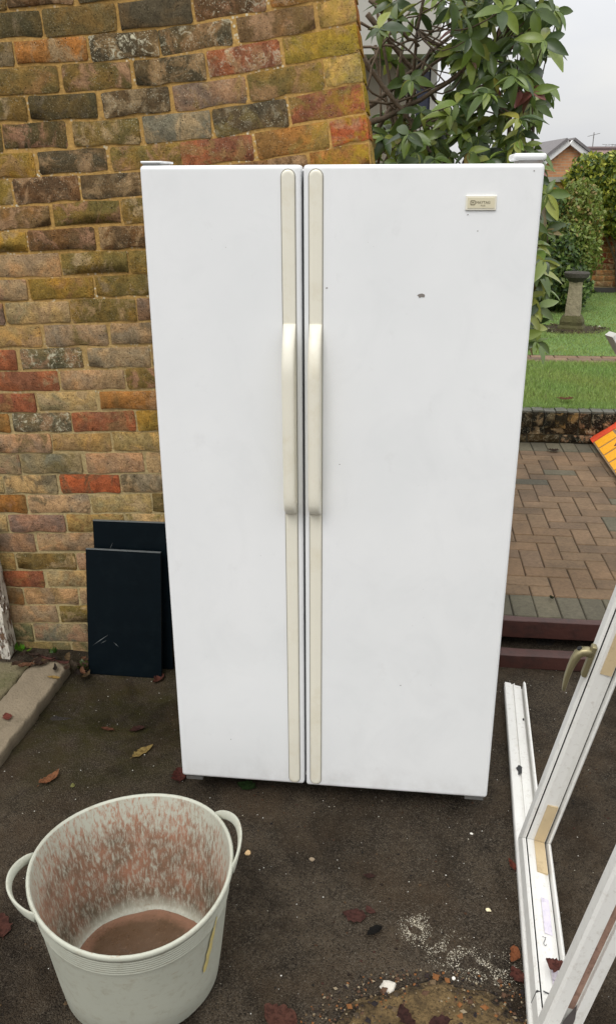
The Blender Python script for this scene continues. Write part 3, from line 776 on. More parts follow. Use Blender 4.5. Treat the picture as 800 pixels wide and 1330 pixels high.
def peeling_post():
    P0 = atz(-6, 858, .03); t = site(P0)[1]
    e = empty('timber_post', P0); tag(e, 'white timber post with peeling paint at the left edge by the wall', 'post')
    M = Mat('peeling_white_paint'); v = M.coord('World', (1, 1, .35)).outputs[0]
    n1 = M.noise(v, 45, 7, .7)
    base = M.mix(M.ramp(n1, [(.5, 0.), (.55, 1.)]), lin(206, 200, 186), lin(104, 78, 56))
    M.set(Base_Color=base, Roughness=.8); M.bump(M.math('ADD', M.ramp(n1, [(.49, 1.), (.55, 0.)]), M.noise(v, 160, 3)), .8, .005)
    tb = WALL_T - .06
    def e_(px, py): s, _, z = site(att(px, py, tb)); return s, z
    outline = [(0, 752), (6, 785), (10, 812), (14, 830), (18, 848), (15, 858)]
    rr = random.Random(5); rings = []
    for px, py in outline:
        s, z = e_(px, py); k = rr.uniform(-.004, .004)
        rings.append([S(s+k, tb-.03, z), S(s+k-.004, tb+.04, z), S(s-.13, tb+.045, z), S(s-.14, tb-.02, z)])
    s, z = e_(0, 752); rings.insert(0, [S(s-.02+.0, tb-.03, z+.25), S(s-.024, tb+.04, z+.25), S(s-.15, tb+.045, z+.25), S(s-.16, tb-.02, z+.25)])
    b = MB(); b.loft(rings); world_child(b.build('post_body', M.m, fix=True), e)
    # ragged flakes of paint at the lower edge
    fm = simple('paint_flake', lin(214, 208, 196), .7)
    for i in range(9):
        px, py = rr.uniform(1, 15), rr.uniform(770, 846); s, z = e_(px, py); a = rr.uniform(.006, .016); b = MB()
        b.add([S(s, tb-.031, z), S(s+a, tb-.040, z+a*.3), S(s+a*.6, tb-.036, z+a*1.5), S(s-.2*a, tb-.031, z+a)], [(0, 1, 2, 3)])
        world_child(b.build('paint_flake', fm), e)
peeling_post()

# ------------------------------------------------------------------ builder's tub
def tub():
    C = Vector((-.397, 1.470, 0)); e = empty('flexible_tub', C); tag(e, 'grey flexible builder\'s tub with two handles and plaster stained inside, in the foreground', 'tub')
    HT = .33; phi = R(18)      # handle axis
    def pt(r, a, z, squash=1.0):
        q = z/HT
        ra = r*(1+.035*q*math.cos(2*(a-R(105))))          # slightly oval towards the rim
        sag = .012*q**3*math.cos(2*(a-phi))                  # rim dips between the handles
        return Vector((math.cos(a)*ra, math.sin(a)*ra*squash, z+sag))
    NA = 72
    outp = [(.168, 0), (.176, .004), (.181, .012), (.192, .08), (.204, .16), (.216, .24), (.2285, .312), (.2325, .315), (.2350, .321), (.2350, .327), (.2325, .331)]
    inp = [(.2290, .331), (.2262, .327), (.2245, .318), (.212, .24), (.200, .16), (.188, .08), (.178, .022), (.171, .012), (.1, .010)]
    prof = outp+inp
    b = MB(); rings = [[pt(r, 2*math.pi*k/NA, z) for k in range(NA)] for r, z in prof]
    k_ = len(outp)+2; b.loft(rings[:k_], cap=False); b.loft(rings[k_-1:], cap=False, col=(0, 0, 0))
    b.add([pt(.1, 2*math.pi*k/NA, .010) for k in range(NA)], [tuple(range(NA))], (0, 0, 0))
    b.add([pt(.168, 2*math.pi*k/NA, 0) for k in range(NA)], [tuple(reversed(range(NA)))])
    M = Mat('stained_grey_tub'); v = M.coord('Object').outputs[0]; sx = M.n('ShaderNodeSeparateXYZ'); M.l(v, sx.inputs[0])
    ins_ = M.math('SUBTRACT', 1.0, M.math('MULTIPLY', M.attr(), 1.0))          # inner faces carry a black tag
    n1 = M.noise(v, 7, 4); n2 = M.noise(v, 40, 6, .7)
    grey = M.mix(n1, lin(168, 170, 156), lin(186, 187, 172))
    grey = M.mix(M.ramp(n2, [(.52, 0.), (.75, .5)]), grey, lin(140, 128, 104))
    scr = M.ramp(M.noise(M.coord('Object', (1, 1, 9)).outputs[0], 24, 6, .72), [(.60, 0.), (.66, .5)])
    grey = M.mix(scr, grey, lin(146, 118, 88))
    # plaster smears: vertical streaks, thicker lower down, ragged tops
    st = M.noise(M.coord('Object', (1, 1, .24)).outputs[0], 150, 7, .72, .4); top = M.noise(M.coord('Object', (1, 1, .05)).outputs[0], 9, 3, .6)
    z = sx.outputs[2]
    edge = M.math('SUBTRACT', M.math('ADD', .19, M.math('MULTIPLY', top, .20)), z)      # >0 below ragged tide line
    cover = M.ramp(M.math('ADD', M.math('MINIMUM', M.math('ADD', M.math('MULTIPLY', edge, 1.2), M.math('MULTIPLY', M.noise(v, 6, 4), .16)), .17), st), [(.53, 0.), (.70, .9)])
    cover2 = M.math('MULTIPLY', M.math('MULTIPLY', cover, ins_), M.ramp(z, [(.02, .25), (.05, 1.)]))
    tone = M.noise(v, 9, 5, .65)
    plaster = M.mix(M.ramp(M.math('ADD', M.math('MULTIPLY', tone, .75), M.math('MULTIPLY', z, .75)), [(.38, 0.), (.60, 1.)]), lin(88, 72, 52), lin(158, 106, 80))
    base = M.mix(cover2, grey, plaster)
    M.set(Base_Color=base, Roughness=.55)
    M.bump(M.math('ADD', M.math('MULTIPLY', st, .35), M.math('MULTIPLY', n2, .3)), .35, .003)
    body = b.build('tub_body', M.m, e, smooth=True, fix=True)
    # moulded ribs under the rim
    rib = MB()
    for z in (.262, .270, .278, .286, .294, .302):
        r = .181+.1545*z - .0004
        rib.loft([[pt(r+d, 2*math.pi*k/NA, zz) for k in range(NA)] for d, zz in ((0, z-.0026), (.0006, z), (0, z+.0026))], cap=False)
    rib.build('ribs', M.m, body, smooth=True)
    # handles
    for a0, lift, reach in ((phi+math.pi, .014, .036), (phi, .030, .021)):
        rings = []; n = 20
        for i in range(n+1):
            q = i/n; a = a0 + (q-.5)*R(46); arch = math.sin(math.pi*q)**.8
            p = pt(.2335 + reach*arch, a, HT-.006) + Vector((0, 0, lift*arch - .004))
            rd = Vector((math.cos(a), math.sin(a), 0)); up = (Vector((0, 0, 1)) + rd*.35*arch).normalized(); side = up.cross(Vector((-math.sin(a), math.cos(a), 0))).normalized()
            w_ = .0135 - .002*arch; t_ = .0038
            rings.append([p + up*(w_*math.copysign(abs(math.sin(x))**.7, math.sin(x))) + side*(t_*math.cos(x)) for x in [2*math.pi*k/10 for k in range(10)]])
        h = MB(); h.loft(rings); h.build('handle', M.m, e, smooth=True, fix=True)
    # dried slurry in the bottom
    d = MB(); n = 64; rings = []
    for r, zz in ((.0, .0215), (.05, .0212), (.1, .0205), (.14, .0190), (.158, .0165), (.168, .0125)):
        rings.append([C + Vector((math.cos(a)*r*(1+.05*mnoise.noise((math.cos(a)*2, math.sin(a)*2, 7))), math.sin(a)*r*(1+.05*mnoise.noise((math.cos(a)*2, math.sin(a)*2, 7))), zz+.0018*mnoise.noise((math.cos(a)*r*40, math.sin(a)*r*40, 1)))) for a in [2*math.pi*k/n for k in range(n)]])
    d.loft(rings, cap=False)
    Ms = Mat('dried_plaster'); v = Ms.coord('World').outputs[0]; n1 = Ms.noise(v, 12, 6, .65); n2 = Ms.noise(v, 120, 5, .7)
    ds = Ms.n('ShaderNodeVectorMath', operation='DISTANCE'); Ms.l(v, ds.inputs[0]); ds.inputs[1].default_value = (C.x, C.y-.01, .02)
    rim_ = Ms.ramp(Ms.math('ADD', ds.outputs['Value'], Ms.math('MULTIPLY', n1, .07)), [(.17, 0.), (.20, .8)])
    base = Ms.mix(n1, lin(80, 60, 42), lin(104, 80, 58)); base = Ms.mix(rim_, base, lin(150, 110, 88))
    base = Ms.mix(Ms.ramp(n2, [(.60, 0.), (.68, .5)]), base, lin(150, 116, 88)); base = Ms.mix(Ms.ramp(n2, [(.30, .6), (.42, 0.)]), base, lin(62, 48, 34))
    Ms.set(Base_Color=base, Roughness=Ms.ramp(n1, [(.35, .18), (.65, .6)])); Ms.bump(n2, .35, .003)
    tag(d.build('dried_plaster', Ms.m, smooth=True, fix=True), 'brown dried plaster crust in the bottom of the grey tub', 'plaster')
    # yellow paint drip on the outside
    y = MB(); a0 = R(-28)
    pts = []
    for i in range(9):
        q = i/8; z = .285 - .15*q; a = a0 + R(-7)*q; r = .181+.1545*z+.0012; wd = (.002+.004*math.sin(math.pi*q)+.004*q)*(1+.25*math.sin(q*23))
        pts.append((pt(r, a-wd/.21, z), pt(r+.0012, a, z), pt(r, a+wd/.21, z)))
    y.add([p for q in pts for p in q], [f for i in range(8) for f in ((3*i, 3*i+1, 3*i+4, 3*i+3), (3*i+1, 3*i+2, 3*i+5, 3*i+4))])
    y.build('yellow_smear', simple('yellow_paint', lin(196, 180, 116), .6, .3, 60, dirt=lin(172, 170, 155), dscale=70), body, smooth=True)
tub()

# ------------------------------------------------------------------ white window frames
def window_frame():
    ZF = .034
    Pf = atz(671.5, 1088, ZF); Pn = atz(691, 1330, ZF)
    b_ = (Pf-Pn).normalized()
    a_ = Vector((.213067, .072597, .974337)); a_ = (a_ - b_*a_.dot(b_)).normalized()
    n_ = b_.cross(a_).normalized()
    if n_.x > 0: n_ = -n_                       # n_ points left, towards the camera side
    # local frame: x = towards camera along sill (-b), y = right (-n), z = up (a)
    X, Y, Zv = -b_, -n_, a_
    M4 = Matrix((( X.x, Y.x, Zv.x, Pf.x), (X.y, Y.y, Zv.y, Pf.y), (X.z, Y.z, Zv.z, Pf.z), (0, 0, 0, 1)))
    if M4.to_3x3().determinant() < 0: print('LEFT HANDED')
    e = empty('window_frame', mat=M4); tag(e, 'white plastic window frame without glass leaning at the right, gold handle on its far side', 'window frame')
    # near jamb position: where does its left edge pass (757,1220)?
    best = min((abs((lambda q: 400+FPX*q.dot(R_)/q.dot(F_)-757)(M4 @ Vector((x/1000, 0, hz)) - CAM)) + abs((lambda q: 665-FPX*q.dot(U_)/q.dot(F_)-1220)(M4 @ Vector((x/1000, 0, hz)) - CAM)), x/1000, hz)
               for x in range(300, 1200, 10) for hz in [h/100 for h in range(2, 80, 2)])
    BL = best[1]; print('sill length', BL, best)
    HF = 1.15
    # profile (inward offset i, depth y): left face, groove, sloping reveal, gasket, bead
    pro = [(0, .006), (.006, 0), (.038, 0), (.044, .005), (.0445, .0075), (.041, .0085), (.041, .0100), (.0445, .011), (.050, .020), (.048, .046), (.044, .060),
           (.040, .0605), (.040, .0635), (.058, .0645), (.060, .068), (.056, .072), (0, .072), (0, .050), (.012, .050), (.012, .030), (0, .030)]
    def member(p0, p1, inward, d0, d1, name, mats=M_UPVC):
        # p0,p1 outer corners in local xz ; inward unit vec ; mitred: start shifts by d0*i, end by d1*i along dir
        dr = (p1-p0).normalized(); b = MB(); rings = []
        for p, k in ((p0, d0), (p1, d1)):
            rings.append([p + inward*i + dr*(k*i) + Vector((0, y, 0)) for i, y in pro])
        n = len(pro); vs = rings[0]+rings[1]
        fs = [(k, (k+1) % n, n+(k+1) % n, n+k) for k in range(n)]; mi = [1 if k in (4, 5, 6, 11) else 0 for k in range(n)]
        base = len(b.v); b.v += [tuple(v) for v in vs]; b.f += fs; b.c += [(1, 1, 1)]*n; b.mi += mi
        b.add(rings[0], [tuple(range(n))]); b.add(rings[1], [tuple(reversed(range(n)))])
        return b.build(name, [mats, M_BLACK], e, fix=True)
    V = Vector; g_ = .0006
    member(V((g_, 0, 0)), V((BL-g_, 0, 0)), V((0, 0, 1)), 1, -1, 'bottom_rail')
    fj = member(V((0, 0, g_)), V((0, 0, HF)), V((1, 0, 0)), 1, -1, 'far_jamb')
    nj = member(V((BL, 0, g_)), V((BL, 0, HF)), V((-1, 0, 0)), 1, -1, 'near_jamb')
    member(V((g_, 0, HF)), V((BL-g_, 0, HF)), V((0, 0, -1)), 1, -1, 'top_rail')
    # glazing packers
    for (x0, x1, z0, z1, lab) in ((.0505, .0525, .052, .175, 'packer'), (.0505, .0525, .60, .78, 'packer')):
        b = MB(); b.box((x0-.004, .028, z0), (x1, .056, z1)); b.build('packer', M_PACK, e)
    b = MB(); b.box((.054, .028, .0465), (.165, .056, .0525)); b.build('packer', M_PACK, e)
    # paper label and pen mark on the bottom rail's reveal
    b = MB(); b.add([(.25, .030, .0515), (.36, .030, .0515), (.36, .050, .0487), (.25, .050, .0487)], [(0, 1, 2, 3)])
    b.build('paper_label', simple('torn_label', lin(206, 200, 212), .6, .15, 90, dirt=lin(160, 150, 165), dscale=60), e)
    b = MB(); b.add([(.44, .036, .0513), (.50, .036, .0513), (.50, .052, .0492), (.44, .052, .0492)], [(0, 1, 2, 3)])
    b.build('paper_label', simple('torn_label_grubby', lin(190, 182, 190), .6, .3, 120, dirt=lin(90, 80, 105), dscale=90), e)
    pen = simple('pen_ink', (.012, .012, .03), .6)
    c = V((.385, .027, .0526)); s_ = .017
    # handwritten figure 2, read from the yard
    pts = [(-.45, .5), (-.25, .85), (.1, .9), (.3, .6), (.15, .2), (-.2, -.3), (-.45, -.75), (0, -.65), (.5, -.75)]
    b = MB(); b.tube([c + V((-v*s_*.0 + u*s_*.9, v*s_*.55, -.0*v)) for u, v in [(p[1], -p[0]) for p in pts]], .0007, 4); b.build('pen_mark', pen, e)
    # cut joint in the lower rail
    b = MB(); b.box((.52, -.0006, .004), (.5222, .0095, .0452)); b.build('cut_joint', M_SEAM, e)
    b = MB(); b.add([(.522, .012, .0515), (.526, .012, .0515), (.530, .046, .0490), (.526, .046, .0490)], [(0, 1, 2, 3)]); b.build('cut_joint', M_SEAM, e)
    # soiling strip in the near jamb's outer groove
    b = MB(); b.add([(BL-.0118, .032, .12), (BL-.0118, .048, .12), (BL-.0118, .048, .52), (BL-.0118, .032, .52)], [(0, 3, 2, 1)])
    b.build('grime', simple('brown_grime', lin(150, 120, 104), .8, .3, 60, dirt=lin(84, 56, 48), dscale=50), nj)
    b = MB(); b.add([(BL+.0006, .031, .05), (BL+.0006, .056, .055), (BL+.0006, .053, .11), (BL+.0006, .044, .15), (BL+.0006, .034, .10)], [(0, 1, 2, 3, 4)])
    b.build('tar_blotch', simple('dark_blotch', lin(74, 68, 66), .7, .3, 80), nj)
    # espagnolette handle on the far jamb
    h = empty('handle_root'); bpy.data.objects.remove(h)
    zc = .632
    b = MB(); b.box((.030, -.012, zc-.055), (.052, .001, zc+.035)); hb = b.build('handle_base', M_GOLD, e)
    bev = hb.modifiers.new('bev', 'BEVEL'); bev.width = .004; bev.segments = 3
    rings = []
    path = [(V((.041, -.005, zc+.012)), .012, .012), (V((.041, -.017, zc+.013)), .012, .0115), (V((.041, -.028, zc+.010)), .0125, .011), (V((.041, -.036, zc+.001)), .013, .010),
            (V((.041, -.040, zc-.018)), .0125, .0090), (V((.041, -.042, zc-.042)), .0115, .0075), (V((.041, -.042, zc-.068)), .0105, .0065), (V((.041, -.040, zc-.092)), .009, .0055), (V((.041, -.038, zc-.108)), .0075, .0045)]
    for i, (p, w_, t_) in enumerate(path):
        d = (path[min(i+1, len(path)-1)][0]-path[max(i-1, 0)][0]).normalized(); sx = V((1, 0, 0)); nn = d.cross(sx).normalized()
        rings.append([p + sx*(w_*math.copysign(abs(math.cos(q))**.6, math.cos(q))) + nn*(t_*math.copysign(abs(math.sin(q))**.6, math.sin(q))) for q in [2*math.pi*k/12 for k in range(12)]])
    b = MB(); b.loft(rings); b.build('handle_lever', M_GOLD, e, smooth=True, fix=True)
    b = MB(); b.tube([(.041, -.032, zc+.012), (.041, -.039, zc+.018)], .0065, 10); b.build('handle_button', M_BLACK, e)
    return Pf, Pn, b_
PF, PN, BDIR = window_frame()
def loose_profile():
    p0 = atz(654, 891, .012); p1 = atz(667, 1075, .012); d = (p1-p0).normalized(); side = Vector((d.y, -d.x, 0))
    if side.x < 0: side = -side
    X, Y = d, side; Zv = Vector((0, 0, 1))
    if X.cross(Y).z < 0: X = d; 
    pro = [(0, 0), (0, .022), (.003, .026), (.024, .027), (.025, .020), (.032, .020), (.033, .025), (.037, .025), (.038, .018), (.060, .017), (.061, .003), (.066, .003), (.067, .032), (.070, .035), (.076, .033), (.077, 0)]
    e = empty('loose_frame_profile', p0 - Vector((0, 0, .012))); tag(e, 'long loose white plastic profile lying on the tarmac under the window frame', 'plastic profile')
    b = MB(); base = p0 - Vector((0, 0, .010)); L_ = 1.55
    ring = lambda q, jit: [base + d*(q+jit*(.004*math.sin(i*2.3))) + side*u + Vector((0, 0, v)) for i, (u, v) in enumerate(pro)]
    b.loft([ring(0, 1), ring(L_, 0)])
    world_child(b.build('profile_bar', M_UPVC, fix=True), e)
    blob = MB(); n = 11; c = base + d*.50 + side*.028 + Vector((0, 0, .0284))
    blob.add([c + d*(.03*random.uniform(.5, 1.2)*math.cos(k*2*math.pi/n)) + side*(.010*random.uniform(.5, 1.2)*math.sin(k*2*math.pi/n)) for k in range(n)], [tuple(range(n))])
    world_child(blob.build('black_sealant', M_BLACK), e)
    s2 = MB(); c = base + d*.21 + side*.057 + Vector((0, 0, .0185)); s2.tube([c, c+d*.008], .003, 6); world_child(s2.build('screw_hole', M_BLACK), e)
loose_profile()

# ------------------------------------------------------------------ maroon timbers at the patio edge
def plank(label, s0, s1, t0, t1, z0, z1, name='maroon_timber', tilt=0):
    M = Matrix.Translation(S((s0+s1)/2, t0, z0)) @ Matrix.Rotation(-YAW+tilt, 4, 'Z')
    e_ = bevel_box(name, (-(s1-s0)/2, 0, 0), ((s1-s0)/2, t1-t0, z1-z0), M_MAROON, None, .004, 2)
    me = e_.data
    bm = bmesh.new(); bm.from_mesh(me); bmesh.ops.subdivide_edges(bm, edges=[x for x in bm.edges if x.calc_length() > .5], cuts=60)
    for v in bm.verts:
        k = mnoise.noise((v.co.x*7, v.co.y*12, v.co.z*12)); v.co.y += .003*k; v.co.z += .0025*mnoise.noise((v.co.x*9+4, v.co.y*9, 2))
    bm.to_mesh(me); bm.free()
    e_.matrix_world = M; tag(e_, label, 'timber beam'); return e_
Z_P = .12
plank('upper worn maroon timber edging the herringbone patio', .05, 2.6, 3.035, 3.075, .045, .122)
plank('lower maroon timber lying on the tarmac in front of the patio edge', .0, 2.6, 2.878, 2.935, .0, .058, tilt=R(.3))
b = MB(); b.add([S(-.3, 3.2, -.002), S(2.8, 3.2, -.002), S(2.8, 3.2, Z_P-.05), S(-.3, 3.2, Z_P-.05)], [(0, 1, 2, 3)]); 
o = b.build('patio_base', M_SOIL); tag(o, kind='structure')

# ------------------------------------------------------------------ herringbone patio
def paver_mesh(w_, l_, seed):
    rr = random.Random(seed); b = MB(); c = .004
    for_top = [(-w_/2, -l_/2), (w_/2, -l_/2), (w_/2, l_/2), (-w_/2, l_/2)]
    j = [Vector((rr.uniform(-.0012, .0012), rr.uniform(-.0012, .0012), 0)) for _ in range(4)]
    top = [Vector((x-math.copysign(c, x), y-math.copysign(c, y), 0))+j[i] for i, (x, y) in enumerate(for_top)]
    mid = [Vector((x, y, -.004))+j[i] for i, (x, y) in enumerate(for_top)]
    low = [Vector((x, y, -.04)) for x, y in for_top]
    b.add(top+mid+low, [(0, 1, 2, 3)] + [(4+i, 4+(i+1) % 4, (i+1) % 4, i) for i in range(4)] + [(8+i, 8+(i+1) % 4, 4+(i+1) % 4, 4+i) for i in range(4)])
    return b.mesh('paver', M_PAVE)
def pave_material():
    M = Mat('block_paving'); oi = M.objcol(); v = M.coord('World').outputs[0]
    base = M.mix(1.0, oi.outputs['Color'], M.attr(), 'MULTIPLY')
    n1 = M.noise(v, 5, 5, .6); n2 = M.noise(v, 60, 6, .7); n3 = M.noise(v, 260, 3, .7)
    base = M.mix(M.ramp(n1, [(.35, 0.), (.65, 1.)]), M.mix(1.0, base, (.74, .74, .70), 'MULTIPLY'), M.mix(1.0, base, (1.15, 1.13, 1.1), 'MULTIPLY'))
    base = M.mix(M.ramp(n2, [(.3, 0.), (.7, 1.)]), M.mix(1.0, base, (.72, .70, .68), 'MULTIPLY'), M.mix(1.0, base, (1.2, 1.2, 1.2), 'MULTIPLY'))
    M.set(Base_Color=base, Roughness=.85); M.bump(M.math('ADD', n2, M.math('MULTIPLY', n3, .6)), .6, .003); return M.m
M_PAVE = pave_material()
def patio():
    b = MB(); b.add([S(.28, 3.076, Z_P-.009), S(3.6, 3.076, Z_P-.009), S(3.6, 5.66, Z_P-.009), S(.28, 5.66, Z_P-.009)], [(0, 1, 2, 3)])
    e = b.build('patio', simple('jointing_sand', (.055, .044, .032), .95, .4, 20, .6, 90)); tag(e, kind='structure')
    u = .0955; gap = .0036; rr = random.Random(9); extra = MB()
    VM = [paver_mesh(u-gap, 2*u-gap, 50+i) for i in range(5)]; HM = [paver_mesh(2*u-gap, u-gap, 60+i) for i in range(5)]
    SM = [paver_mesh(u-gap, u-gap, 70+i) for i in range(2)]
    brown = [(142, 117, 89), (136, 112, 85), (145, 119, 91), (132, 109, 85), (142, 115, 86), (129, 106, 81)]; grey = [(112, 107, 88), (106, 101, 84), (116, 110, 90)]
    items = []
    t0 = 3.078; t_first = t0 + 2*u; nrow = 22
    i0 = int(.3/u); i1 = int(3.5/u)
    for i in range(i0, i1):                                   # grey header rows front and back
        items.append((VM, i*u+u/2, t0+u, rr.choice(grey))); items.append((VM, i*u+u/2, t_first+nrow*u+u, rr.choice(grey)))
    for j in range(nrow):
        for i in range(i0, i1):
            r = (i-j) % 4; x, y = i*u, t_first+j*u
            c = rr.choice(brown) if rr.random() > .015 else rr.choice(grey)
            if r == 0:
                if i+1 < i1: items.append((HM, x+u, y+u/2, c))
            elif r == 3:
                if j+1 < nrow: items.append((VM, x+u/2, y+u, c))
                else: items.append((SM, x+u/2, y+u/2, c))
            elif r == 2 and j == 0: items.append((SM, x+u/2, y+u/2, c))
    def vis(it):
        P = S(it[1], it[2], Z_P) - CAM; px = 400+FPX*P.dot(R_)/P.dot(F_); py = 665-FPX*P.dot(U_)/P.dot(F_)
        edge = 655 + (800-py)*.14
        return 0 if (px > edge-25 and px < 830) else 1 + abs(px-740)
    items.sort(key=vis); n = 0
    for it in items:
        kk = .60*rr.uniform(.92, 1.07); col = [x*kk for x in lin(*it[3])]
        loc = S(it[1], it[2], Z_P + rr.uniform(-.0015, .0015))
        Mx = Matrix.Translation(loc) @ Matrix.Rotation(-YAW + rr.uniform(-.006, .006), 4, 'Z') @ Matrix.Rotation(rr.uniform(-.006, .006), 4, 'X')
        me = rr.choice(it[0])
        if n < 298:
            o = bpy.data.objects.new('paver', me); o.color = (*col, 1); link(o, e); o.matrix_basis = Mx; n += 1
        else: extra.add([Mx @ v.co for v in me.vertices], [tuple(p.vertices) for p in me.polygons], tuple(col))
    if extra.v:
        o = extra.build('pavers_beyond_view', M_PAVE, e); tag(o, kind='stuff')
    return t_first + nrow*u + 2*u
T_END = patio()

# ------------------------------------------------------------------ retaining edge, lawn, path
Z_L = .315
def plain_bricks(e, items, mats, fixed=True, cap=300):
    """items: (matrix, colour, lichen)"""
    rr = random.Random(11)
    for Mx, col, li in items[:cap]:
        o = bpy.data.objects.new('brick', rr.choice(BM)); o.color = (*col, li); COL.objects.link(o)
        o.parent = e; o.matrix_parent_inverse = Matrix.Translation(-e.location); o.matrix_basis = Mx
def retaining():
    T = T_END + .012; rr = random.Random(21)
    e = empty('retaining_wall', S(1.2, T, Z_P)); tag(e, 'low dark mossy brick edging wall between the patio and the lawn', 'wall')
    b = MB(); b.box((0, 0, 0), (3.6, .09, Z_L-Z_P+.012), Matrix.Translation(S(.2, T+.012, Z_P-.02)) @ Matrix.Rotation(-YAW, 4, 'Z'))
    world_child(b.build('mortar', simple('dark_mossy_mortar', lin(58, 54, 40), .95, .4, 30, .8, 90, bd=.006)), e)
    items = []; cols = [(42, 40, 33), (50, 46, 36), (58, 52, 38), (36, 36, 32), (66, 58, 42), (46, 40, 32)]
    RY = Matrix.Rotation(-YAW, 4, 'Z')
    s = .25
    while s < 3.7:                                            # soldiers
        w_ = rr.uniform(.066, .074); c = lin(*rr.choice(cols))
        items.append((Matrix.Translation(S(s+w_/2, T+rr.uniform(-.004, .004), Z_L-.042)) @ RY @ Matrix.Diagonal((w_, 1, .10, 1)), c, rr.uniform(.2, .7))); s += w_+.006
    for row, zc in ((0, Z_P+.026), (1, Z_P+.082)):
        s = .2 + row*.1
        while s < 3.7:
            w_ = rr.uniform(.195, .215); c = lin(*rr.choice(cols+[(104, 88, 60)]))
            items.append((Matrix.Translation(S(s+w_/2, T+.004+rr.uniform(-.004, .004), zc)) @ RY @ Matrix.Diagonal((w_, 1, .05, 1)), c, rr.uniform(.3, .9))); s += w_+.01
    plain_bricks(e, items, None)
    # top faces of the soldiers
    s = .25; rr = random.Random(22)
    M_TOP = simple('mossy_brick_top', lin(92, 92, 84), .95, .35, 30, .8, 90, bd=.005, dirt=lin(66, 74, 40), dscale=20)
    b = MB()
    while s < 3.7:
        w_ = .070; b.box((0, 0, 0), (w_, .098, .012), Matrix.Translation(S(s, T+.008, Z_L+.006+rr.uniform(-.003, .003))) @ RY); s += .0765
    world_child(b.build('coping_tops', M_TOP), e)
    return T
T_RET = retaining()
def lawn_material():
    M = Mat('lawn_turf'); v = M.coord('World').outputs[0]
    n1 = M.noise(v, 1.2, 4); n2 = M.noise(v, 40, 5, .7)
    base = M.mix(n1, (.14, .24, .06), (.18, .28, .085)); base = M.mix(M.ramp(n2, [(.35, .6), (.6, 0.)]), base, (.08, .15, .035))
    M.set(Base_Color=base, Roughness=.9); M.bump(n2, 1, .02); return M.m
M_LAWN = lawn_material()
def flat(name, s0, s1, t0, t1, z, mat):
    b = MB(); b.add([S(s0, t0, z), S(s1, t0, z), S(s1, t1, z), S(s0, t1, z)], [(0, 1, 2, 3)]); o = b.build(name, mat); tag(o, kind='structure'); return o
T_PATH0, T_PATH1, T_BACK = 7.33, 7.64, 12.35
flat('near_lawn', -1.0, 7, T_RET+.1, T_PATH0, Z_L, M_LAWN)
flat('far_lawn', -3.0, 14, T_PATH1, T_BACK+.05, Z_L+.003, M_LAWN)
flat('soil_bed', -2.6, .28, WALL_T+.3, T_RET+.2, .05, M_SOIL)
pth = flat('path', -1.0, 7, T_PATH0, T_PATH1, Z_L-.012, M_SOIL)
def path_pavers():
    rr = random.Random(31); s = .6
    VM = [paver_mesh(.196, .098, 80+i) for i in range(3)]
    j = 0
    for row in range(3):
        s = .8 + .1*(row % 2)
        while s < 3.4:
            o = bpy.data.objects.new('paver', rr.choice(VM)); kk = .62*rr.uniform(.85, 1.15); c = [x*kk for x in lin(*rr.choice([(160, 132, 106), (150, 122, 96), (140, 116, 96)]))]
            o.color = (*c, 1); link(o, pth); o.matrix_basis = Matrix.Translation(S(s, T_PATH0+.052+row*.103, Z_L+.002)) @ Matrix.Rotation(-YAW, 4, 'Z'); s += .203
path_pavers()
def grass():
    rr = random.Random(41); b = MB()
    def blades(n, s0, s1, t0, t1, h0, h1, w_, z):
        for _ in range(n):
            t = t0 + (t1-t0)*rr.random()
            s = s0 + (s1-s0)*rr.random()
            P = S(s, t, z); h = rr.uniform(h0, h1); a = rr.uniform(0, 6.28); d = Vector((math.cos(a), math.sin(a), 0)); le = Vector((rr.uniform(-.7, .7), rr.uniform(-.7, .7), 0))*h
            k = rr.uniform(.6, 1.25); pn = mnoise.noise((s*2.2, t*2.2, 0)); y = .15+.2*pn
            col = (.24*k*(1+y), .375*k, .105*k) if rr.random() > .06 else (.20*k, .20*k, .09*k)
            b.add([P-d*w_, P+d*w_, P+le+Vector((0, 0, h))], [(0, 1, 2)], col)
    blades(52000, .7, 3.0, T_RET+.1, T_PATH0+.01, .018, .036, .0028, Z_L)
    blades(22000, 1.0, 3.3, T_PATH1-.01, 9.4, .014, .028, .0032, Z_L)
    blades(22000, 1.3, 4.2, 9.4, T_BACK, .012, .026, .0045, Z_L)
    blades(2500, .7, 3.0, T_RET+.085, T_RET+.13, .02, .05, .003, Z_L)
    o = b.build('grass', M_GRASS); tag(o, 'short green lawn grass behind the patio', 'grass', kind='stuff')
grass()

# ------------------------------------------------------------------ leaves
def leaf_mesh(L_, W_, fold, curl, seed, mat, nseg=5):
    rr = random.Random(seed); b = MB(); vs = []; fs = []
    for i in range(nseg+1):
        q = i/nseg; w_ = W_*(math.sin(math.pi*min(1, q**.85*.97+.015)))**.8*.5
        y = L_*q; z = -curl*L_*q*q + rr.uniform(-.004, .004)*L_
        tw = rr.uniform(-.04, .04)*L_
        vs += [(-w_, y, z+fold*w_+tw*.3), (0, y, z), (w_, y, z+fold*w_-tw*.3)]
    for i in range(nseg):
        a = 3*i; fs += [(a, a+1, a+4, a+3), (a+1, a+2, a+5, a+4)]
    b.add(vs, fs); 
    return b.mesh('leaf', mat, smooth=True)
SH = [leaf_mesh(1, .42, f, c, 200+i, M_LEAF) for i, (f, c) in enumerate([(.35, .15), (.5, .3), (.25, .5), (.6, .08), (.4, .4)])]
BUSH_COLS = [(84, 104, 50), (72, 90, 46), (100, 120, 54), (58, 76, 42), (118, 134, 64), (88, 106, 54), (134, 142, 72)]
